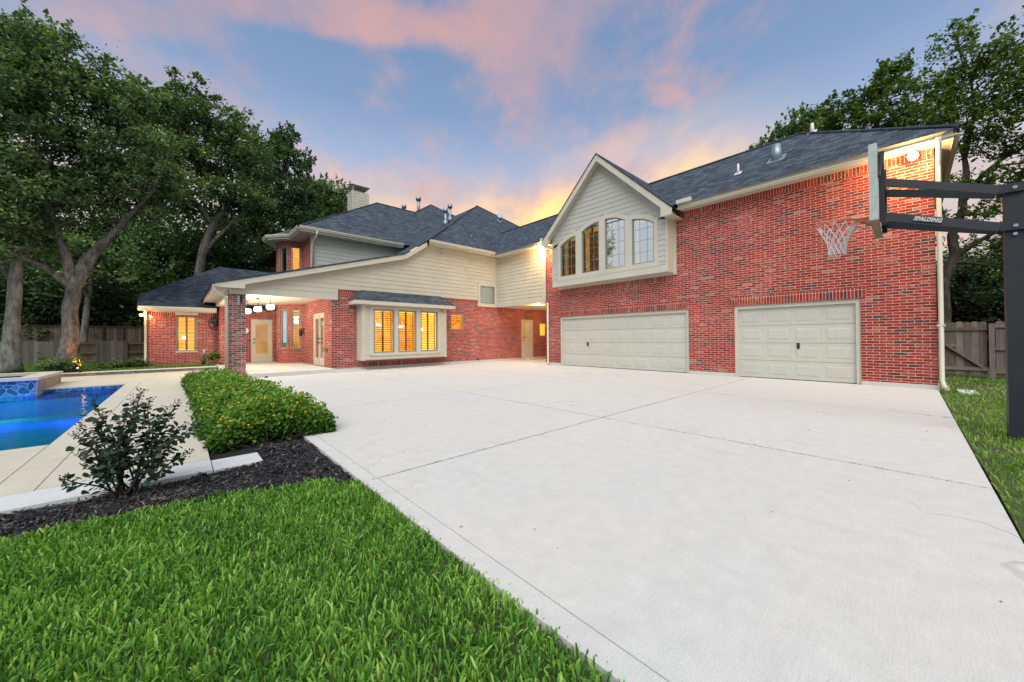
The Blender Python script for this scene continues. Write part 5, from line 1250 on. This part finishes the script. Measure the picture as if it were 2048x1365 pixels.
to.matrix_world = Matrix(((xd.x, yd.x, zd.x, P_.x), (xd.y, yd.y, zd.y, P_.y), (xd.z, yd.z, zd.z, P_.z), (0, 0, 0, 1)))
mw = to.matrix_world.copy(); to.parent = ARM[0]
ARM[0]['label'] = 'lower arm carrying a maker plate reading SPALDING'
g = MB()
for s_, sgn in ((upv*.028, 1), (-upv*.021, -1)): g.bar([pc-dr*.13+s_+nrm_*.002, pc+dr*.13+s_+nrm_*.002], .002, .003)
g.build('plate_border', 'white', ARM[0])
# splash block and stone
sbk = MB(); sbk.box(12.0, 12.75, -.98, -.72, -.05, .005); tag(sbk.build('splash_block', 'white_conc', bevel=.01), 'long pale splash block on the grass below the garage downspout', 'splash block')
g = MB(); g.sphere((12.5, -1.45, -.01), .08, 8, 5, (1.4, .8, .35)); tag(g.build('stepping_stone', 'white_conc'), 'small pale stone lying in the side grass', 'stone')
g = MB(); g.sphere((6.7, -1.35, -.04), .18, 10, 6, (1.5, .8, .25)); tag(g.build('stepping_stone', 'slab'), 'flat buff stone half sunk in grass near the black pole', 'stone')

# ================================================================== LIGHT FITTINGS
def lamp(name, loc, energy, col, size=.06, spot=None, parent=None):
    ld = bpy.data.lights.new(name, 'POINT' if spot is None else 'SPOT'); ld.energy = energy; ld.color = col; ld.shadow_soft_size = size
    o = bpy.data.objects.new(name, ld); COL.objects.link(o); o.location = loc
    if spot: ld.spot_size = R(spot[0]); ld.spot_blend = .6; o.rotation_euler = Vector(spot[1]).to_track_quat('-Z', 'Y').to_euler()
    return o
WARM = (1, .60, .25)
for (x, y, z), lab in (((12.12, 11.1, 5.24), 'bright warm floodlight under the eave where siding meets the garage brick'), ((12.1, -.13, 5.22), 'bright warm floodlight under the eave at the right garage corner')):
    fl_ = empty('floodlight', (x, y, z), lab, 'floodlight', absolute=False)
    g = MB(); g.tube([(.22, 0, .06), (.06, 0, .05)], .022, 8); g.tube([(.25, 0, .06), (.22, 0, .06)], .055, 12); g.tube([(.05, 0, .05), (.0, 0, .02), (-.03, 0, .0)], .05, 12, rad=[.03, .06, .065]); g.build('lamp_housing', 'white', fl_)
    g = MB(); g.sphere((-.06, 0, -.015), .085, 14, 10); g.build('bulb', 'bulb', fl_)
    lamp('floodlight_glow', (x-.26, y, z-.05), 60, WARM, .05)
# porch pendants
pend = []
for i, ((x, y), lab) in enumerate((((2.46, 15.9), 'nearest glass pendant lamp hanging from the porch ceiling'), ((2.26, 17.3), 'middle glass pendant lamp of the three on the porch'), ((2.08, 18.7), 'farthest glass pendant lamp, half hidden by the brick column'))):
    if i == 0:
        p = empty('pendant_lamp', (x, y, 2.87), lab, 'pendant lamp', 'pendant lamps on the porch', absolute=False)
        g = MB(); g.tube([(0, 0, 0), (0, 0, -.03)], .06, 12); g.tube([(0, 0, -.02), (0, 0, -.32)], .008, 6); g.tube([(0, 0, -.30), (0, 0, -.35)], .04, 10); g.build('rod', 'black', p)
        g = MB(); g.tube([(0, 0, -.35), (0, 0, -.36), (0, 0, -.5), (0, 0, -.53)], .1, 14, rad=[.05, .115, .12, .07]); g.build('lamp_shade', 'bulb_w', p)
        g = MB()
        for k in range(8): a = k*math.pi/4; g.tube([(.05*math.cos(a), .05*math.sin(a), -.34), (.128*math.cos(a), .128*math.sin(a), -.37), (.13*math.cos(a), .13*math.sin(a), -.5), (.07*math.cos(a), .07*math.sin(a), -.54)], .005, 5)
        g.build('cage', 'galv', p); proto = p
    else: p = copy_tree(proto); p.location = (x, y, 2.87); p['label'] = lab
    lamp('pendant_glow', (x, y, 2.87-.66), 34, (1, .84, .62), .1)
fan = empty('ceiling_fan', (1.9, 18.2, 2.87), 'white-bladed ceiling fan on the porch ceiling behind the brick column', 'ceiling fan', absolute=False)
g = MB(); g.tube([(0, 0, 0), (0, 0, -.14)], .015, 8); g.tube([(0, 0, -.12), (0, 0, -.15), (0, 0, -.22), (0, 0, -.25)], .1, 14, rad=[.05, .11, .11, .06]); g.build('motor', 'galv', fan)
for k in range(5):
    a = k*2*math.pi/5+.3; c_, s_ = math.cos(a), math.sin(a); g = MB((0, 0, c_, s_, -s_, c_)); g.face([(.12, -.04, -.19), (.62, -.075, -.20), (.64, .065, -.18), (.12, .04, -.17)]); g.face([(.12, -.04, -.195), (.62, -.075, -.205), (.64, .065, -.185), (.12, .04, -.175)]); g.build('blade', 'white', fan)
# lamp on the left wing corner
fl_ = empty('wall_floodlight', (-1.12, 21.0, 2.26), 'small double warm floodlight at the left wing corner under the gutter', 'floodlight', absolute=False)
g = MB(); g.tube([(.06, .12, 0), (0, 0, 0)], .03, 8); g.build('lamp_housing', 'white', fl_)
g = MB(); g.sphere((-.05, -.03, .0), .045, 8, 6); g.sphere((.22, -.03, -.06), .03, 8, 6); g.build('bulb', 'bulb', fl_)
lamp('floodlight_glow', (-1.2, 20.8, 2.22), 10, WARM, .05)
# recessed breezeway light
rl = empty('recessed_light', (12.9, 12.1, 2.84), 'round recessed downlight in the passage ceiling', 'ceiling light', absolute=False)
g = MB(); g.tube([(0, 0, 0), (0, 0, -.012)], .1, 16); g.build('trim_ring', 'white', rl); g = MB(); g.tube([(0, 0, -.0125), (0, 0, -.016)], .07, 16); g.build('bulb', 'bulb_s', rl)
lamp('recessed_glow', (13.0, 12.3, 2.7), 30, (1, .62, .24), .08); lamp('recessed_glow', (15.2, 12.9, 2.7), 26, (1, .6, .22), .08)
# garden uplight beside the forked tree
ul = at(160, 741, 19.5)
up_l = empty('garden_spotlight', (ul.x, ul.y, .12), 'small garden spotlight casting orange light up the forked trunk', 'spotlight', absolute=False)
g = MB(); g.tube([(0, 0, 0), (0, 0, .1)], .012, 6); g.tube([(0, 0, .09), (-.05, .03, .16)], .035, 10, rad=[.03, .04]); g.build('lamp_housing', 'black', up_l)
g = MB(); g.sphere((-.052, .032, .165), .026, 8, 5); g.build('bulb', 'bulb_s', up_l)
lamp('uplight_glow', (ul.x+.03, ul.y+.06, .36), 38, (1, .30, .05), .04, (75, (-.55, .42, 1.0)))
lamp('uplight_glow', (ul.x+.1, ul.y-.1, .34), 1.2, (1, .4, .08), .04)
u2 = at(232, 738, 20.4); lamp('uplight_glow', (u2.x, u2.y, .35), 1.8, (1, .4, .08), .04)
g = MB(); g.tube([(u2.x, u2.y, .1), (u2.x, u2.y, .2)], .02, 6); g.sphere((u2.x, u2.y, .22), .035, 8, 5); tag(g.build('path_light', 'black'), 'tiny path light in the grass left of the wing', 'path light')
# pool lamp fitting, then unseen point lights added for the blue band
g = MB(); g.tube([(-1.16, 9.2, -.55), (-1.145, 9.2, -.55)], .13, 16); tag(g.build('pool_light', emit_mat('pool_lamp', (.06, .12, 1), 3)), 'round blue underwater light in the pool side wall', 'pool light')
[lamp('pool_fill_light', (xx_, 13.2+.06*k_, -.36), 19, (.004, .03, 1), .15) for k_, xx_ in enumerate((-1.9, -3.0, -4.2, -5.4, -6.8))]; lamp('pool_fill_light', (-3, 14.4, -.3), 5, (.1, .7, .9), .2)
# wall sconce, wheel ornament, clock, pipes
sc_ = empty('wall_lantern', (4.16, 18.9, 1.8), 'dark unlit wall lantern on the brick beside the turret', 'wall lantern')
g = MB(); g.box(4.205, 4.238, 18.85, 18.97, 1.45, 1.75); g.tube([(4.21, 18.91, 1.7), (4.1, 18.91, 1.74), (4.1, 18.91, 1.68)], .012, 6); g.build('bracket', 'black', sc_)
g = MB(); g.tube([(4.1, 18.91, 1.70), (4.1, 18.91, 1.64), (4.1, 18.91, 1.40), (4.1, 18.91, 1.36)], .06, 6, rad=[.02, .08, .06, .02]); g.build('lantern', 'black', sc_)
wh_ = empty('star_wheel', (1.27, 21.1, 1.96), 'black metal wheel ornament on the wing wall beside the rear column', 'wall ornament')
g = MB(); c_ = (1.22, 21.12, 1.96); g.tube([(c_[0]+.27*math.cos(k*math.pi/14), c_[1], c_[2]+.27*math.sin(k*math.pi/14)) for k in range(29)], .016, 6)
for k in range(5):
    a = k*2*math.pi/5+math.pi/2; b_ = a+.6; d_ = a-.6
    g.face([(c_[0], c_[1]-.03, c_[2]), (c_[0]+.1*math.cos(d_), c_[1], c_[2]+.1*math.sin(d_)), (c_[0]+.27*math.cos(a), c_[1], c_[2]+.27*math.sin(a)), (c_[0]+.1*math.cos(b_), c_[1], c_[2]+.1*math.sin(b_))])
g.build('wheel', 'black', wh_)
ck = empty('wall_clock', (2.2, 21.15, 1.7), 'round white wall clock partly hidden by the front brick column', 'clock')
g = MB(FY(21.19)); g.tube([(2.27, 0, 1.66), (2.27, .03, 1.66)], .17, 20); g.build('rim', 'black', ck); g = MB(FY(21.19)); g.tube([(2.27, .031, 1.66), (2.27, .036, 1.66)], .14, 20); g.build('dial', 'white', ck)
pp = empty('standpipe', (.77, 20.8, .1), 'dark upright water pipe with a pale faucet head by the brick wing', 'pipe')
g = MB(); g.tube([(.77, 20.8, .05), (.77, 20.8, .5)], .05, 8); g.tube([(.70, 20.8, .05), (.72, 20.8, .35)], .04, 8); g.build('pipe', 'black', pp); g = MB(); g.tube([(.77, 20.8, .5), (.77, 20.8, .82)], .045, 8); g.tube([(.77, 20.8, .78), (.88, 20.8, .8), (.9, 20.8, .72)], .025, 6); g.build('faucet', 'galv', pp)
bk = empty('column_bracket', (1.38, 14.68, 2.5), 'slim metal bracket on the front brick porch column', 'bracket')
g = MB(FY(MY)); g.box(1.37, 1.43, .0, .05, 2.35, 2.66); g.build('bracket_arm', 'galv', bk); g = MB(FY(MY)); g.box(1.43, 1.50, .0, .03, 2.45, 2.69); g.build('box', 'pole', bk)  # bracket arm and small box on the column, no speaker
# chandeliers inside
for x, y, z, r, lab in ((6.0, 14.62, 1.78, .17, 'glowing oval cage chandelier behind the left bay window'), (6.98, 14.66, 1.72, .14, 'smaller glowing cage lamp behind the middle bay window')):
    cd = empty('chandelier', (x, y, z), lab, 'chandelier', absolute=False)
    g = MB()
    for k in range(8): a = k*math.pi/4; g.tube([(r*math.sin(t)*math.cos(a), r*math.sin(t)*math.sin(a), r*1.7*math.cos(t)) for t in np.linspace(0, math.pi, 9)], .006, 5)
    g.build('cage', 'galv', cd); g = MB()
    for k in range(4): g.sphere((.05*math.cos(k*1.57), .05*math.sin(k*1.57), .02), .03, 8, 6, (1, 1, 1.7))
    g.build('bulb', 'bulb', cd)
for x, y, z, lab in ((7.84, 14.5, 1.62, 'small glowing lamp behind the right bay window'), (.13, 21.62, 1.32, 'small glowing lamp behind the lower sash of the wing window')):
    g = MB(); g.sphere((x, y, z), .06, 10, 6, (1.2, .8, 1)); tag(g.build('table_lamp', 'bulb'), lab, 'lamp')

# ================================================================== SKY AND SUN
SUN_EL, SUN_AZ = 52, 222          # soft key from behind and left of the camera
sd_ = Vector((math.cos(R(SUN_EL))*math.cos(R(SUN_AZ)), math.cos(R(SUN_EL))*math.sin(R(SUN_AZ)), math.sin(R(SUN_EL))))
sl_ = bpy.data.lights.new('sun', 'SUN'); sl_.energy = 1.5; sl_.angle = R(60); sl_.color = (1, .99, .95)
so = bpy.data.objects.new('sun', sl_); COL.objects.link(so); so.rotation_euler = sd_.to_track_quat('Z', 'Y').to_euler()
wd_ = bpy.data.worlds.new('World'); scn.world = wd_; wd_.use_nodes = True; nt = wd_.node_tree; nt.nodes.clear()
sky = N(nt, 'ShaderNodeTexSky'); sky.sky_type = 'NISHITA'; sky.sun_disc = False; sky.sun_elevation = R(SUN_EL); sky.sun_rotation = R(90-SUN_AZ)
tcn = N(nt, 'ShaderNodeTexCoord'); dirn = tcn.outputs['Generated']
sep = N(nt, 'ShaderNodeSeparateXYZ'); L(nt, dirn, sep.inputs[0]); X_, Y_, Z_ = sep.outputs
# direction towards the glow on the horizon
ga = R(47.5)
hd = math_(nt, 'ADD', math_(nt, 'MULTIPLY', X_, math.cos(ga)), math_(nt, 'MULTIPLY', Y_, math.sin(ga)))
sdn = math_(nt, 'ADD', math_(nt, 'MULTIPLY', X_, math.sin(ga)), math_(nt, 'MULTIPLY', Y_, -math.cos(ga)))
zc = math_(nt, 'MAXIMUM', Z_, 0.0)
den = math_(nt, 'ADD', zc, .16)
cb = N(nt, 'ShaderNodeCombineXYZ'); L(nt, math_(nt, 'DIVIDE', sdn, den), cb.inputs[0]); L(nt, math_(nt, 'DIVIDE', hd, den), cb.inputs[1])
base = ramp(nt, Z_, [(0, (.26, .23, .24)), (.24, (.32, .27, .25)), (.34, (.25, .245, .27)), (.43, (.16, .205, .295)), (.52, (.105, .155, .245)), (.63, (.080, .132, .222)), (.85, (.075, .11, .19))])
base = mixc(nt, .006, base, sky.outputs[0])
def mapn(scale, rot, loc): m = N(nt, 'ShaderNodeMapping'); m.inputs['Scale'].default_value = scale; m.inputs['Rotation'].default_value = (0, 0, rot); m.inputs['Location'].default_value = loc; L(nt, cb.outputs[0], m.inputs[0]); return m.outputs[0]
c1 = noisetex(nt, mapn((.85, .55, 1), .45, (3.2, 1.4, 0)), 1.5, 9, .62)
c2 = noisetex(nt, mapn((1.3, 1.0, 1), .5, (7.1, 5.4, 0)), 3.4, 9, .66)
dens = math_(nt, 'ADD', math_(nt, 'MULTIPLY', c1, .62), math_(nt, 'MULTIPLY', c2, .38))
def blob(u0, v0, ru, rv, rot, amp):
    se2 = N(nt, 'ShaderNodeSeparateXYZ'); L(nt, cb.outputs[0], se2.inputs[0]); a_, b_ = math_(nt, 'SUBTRACT', se2.outputs[0], u0), math_(nt, 'SUBTRACT', se2.outputs[1], v0)
    p = math_(nt, 'DIVIDE', math_(nt, 'ADD', math_(nt, 'MULTIPLY', a_, math.cos(rot)), math_(nt, 'MULTIPLY', b_, math.sin(rot))), ru)
    q = math_(nt, 'DIVIDE', math_(nt, 'SUBTRACT', math_(nt, 'MULTIPLY', b_, math.cos(rot)), math_(nt, 'MULTIPLY', a_, math.sin(rot))), rv)
    r2 = math_(nt, 'ADD', math_(nt, 'MULTIPLY', p, p), math_(nt, 'MULTIPLY', q, q))
    return math_(nt, 'MULTIPLY', ramp(nt, r2, [(0, 1), (1, 0)], 'EASE'), amp)
for bl in ((-.42, .88, .42, .10, .22, .17), (-.02, .93, .2, .16, 0, .10), (.5, 1.15, .12, .06, .3, .08), (-.9, .85, .3, .08, .2, .06), (.55, 1.1, .25, .08, .3, .04)): dens = math_(nt, 'ADD', dens, blob(*bl))
m1 = ramp(nt, dens, [(.44, 0), (.65, 1)], 'EASE')
cloudc = ramp(nt, Z_, [(0, (.50, .32, .19)), (.3, (.48, .29, .19)), (.42, (.38, .24, .21)), (.54, (.34, .20, .185)), (.63, (.37, .195, .165)), (.75, (.28, .165, .165)), (.9, (.2, .14, .17))])
cn = noisetex(nt, mapn((1.2, .8, 1), .5, (9.2, 2.4, 0)), 2.1, 5, .6)
cloudc = mixc(nt, ramp(nt, cn, [(.38, .75), (.6, 0)]), cloudc, (.19, .165, .21))
col = mixc(nt, math_(nt, 'MULTIPLY', m1, .82), base, cloudc)
# sunset glow bank low in the view direction
az = math_(nt, 'ARCTAN2', sdn, hd)
glow = math_(nt, 'MULTIPLY', ramp(nt, math_(nt, 'ABSOLUTE', math_(nt, 'ADD', az, -.12)), [(0, 1), (.30, .7), (.62, 0)], 'EASE'), ramp(nt, math_(nt, 'ADD', Z_, math_(nt, 'MULTIPLY', az, -.12)), [(.20, 1), (.33, .95), (.41, .2), (.46, 0)], 'EASE'))
gn = noisetex(nt, mapn((.5, .25, 1), .3, (1.4, 2.0, 0)), 2.4, 6, .6)
gc = ramp(nt, gn, [(.38, (.28, .19, .20)), (.46, (.56, .32, .17)), (.56, (.68, .45, .17))])
isf = N(nt, 'ShaderNodeMath', operation='GREATER_THAN'); L(nt, hd, isf.inputs[0]); isf.inputs[1].default_value = 0
gf = math_(nt, 'MULTIPLY', glow, ramp(nt, gn, [(.34, .35), (.54, 1)]))
col = mixc(nt, gf, col, gc)
bk = math_(nt, 'MULTIPLY', math_(nt, 'MULTIPLY', hd, -2.2, clamp=True), .8)
col = mixc(nt, bk, col, mixc(nt, m1, (.20, .27, .31), (.36, .36, .34)))
bg = N(nt, 'ShaderNodeBackground'); bg.inputs[1].default_value = .10
sc10 = mixc(nt, 1, col, (10, 10, 10), 'MULTIPLY')
L(nt, sc10, bg.inputs[0]); wo = N(nt, 'ShaderNodeOutputWorld'); L(nt, bg.outputs[0], wo.inputs[0])

for o in bpy.data.objects:
    if '_abs' in o: del o['_abs']
vs = scn.view_settings; vs.view_transform = 'Standard'; vs.look = 'None'; vs.gamma = 1; vs.exposure = 1.16
scn.cycles.max_bounces = 8; scn.cycles.transparent_max_bounces = 16; scn.cycles.diffuse_bounces = 3; scn.cycles.use_denoising = True
scn.cycles.caustics_reflective = False; scn.cycles.caustics_refractive = False
scn.cycles.sample_clamp_indirect = 6
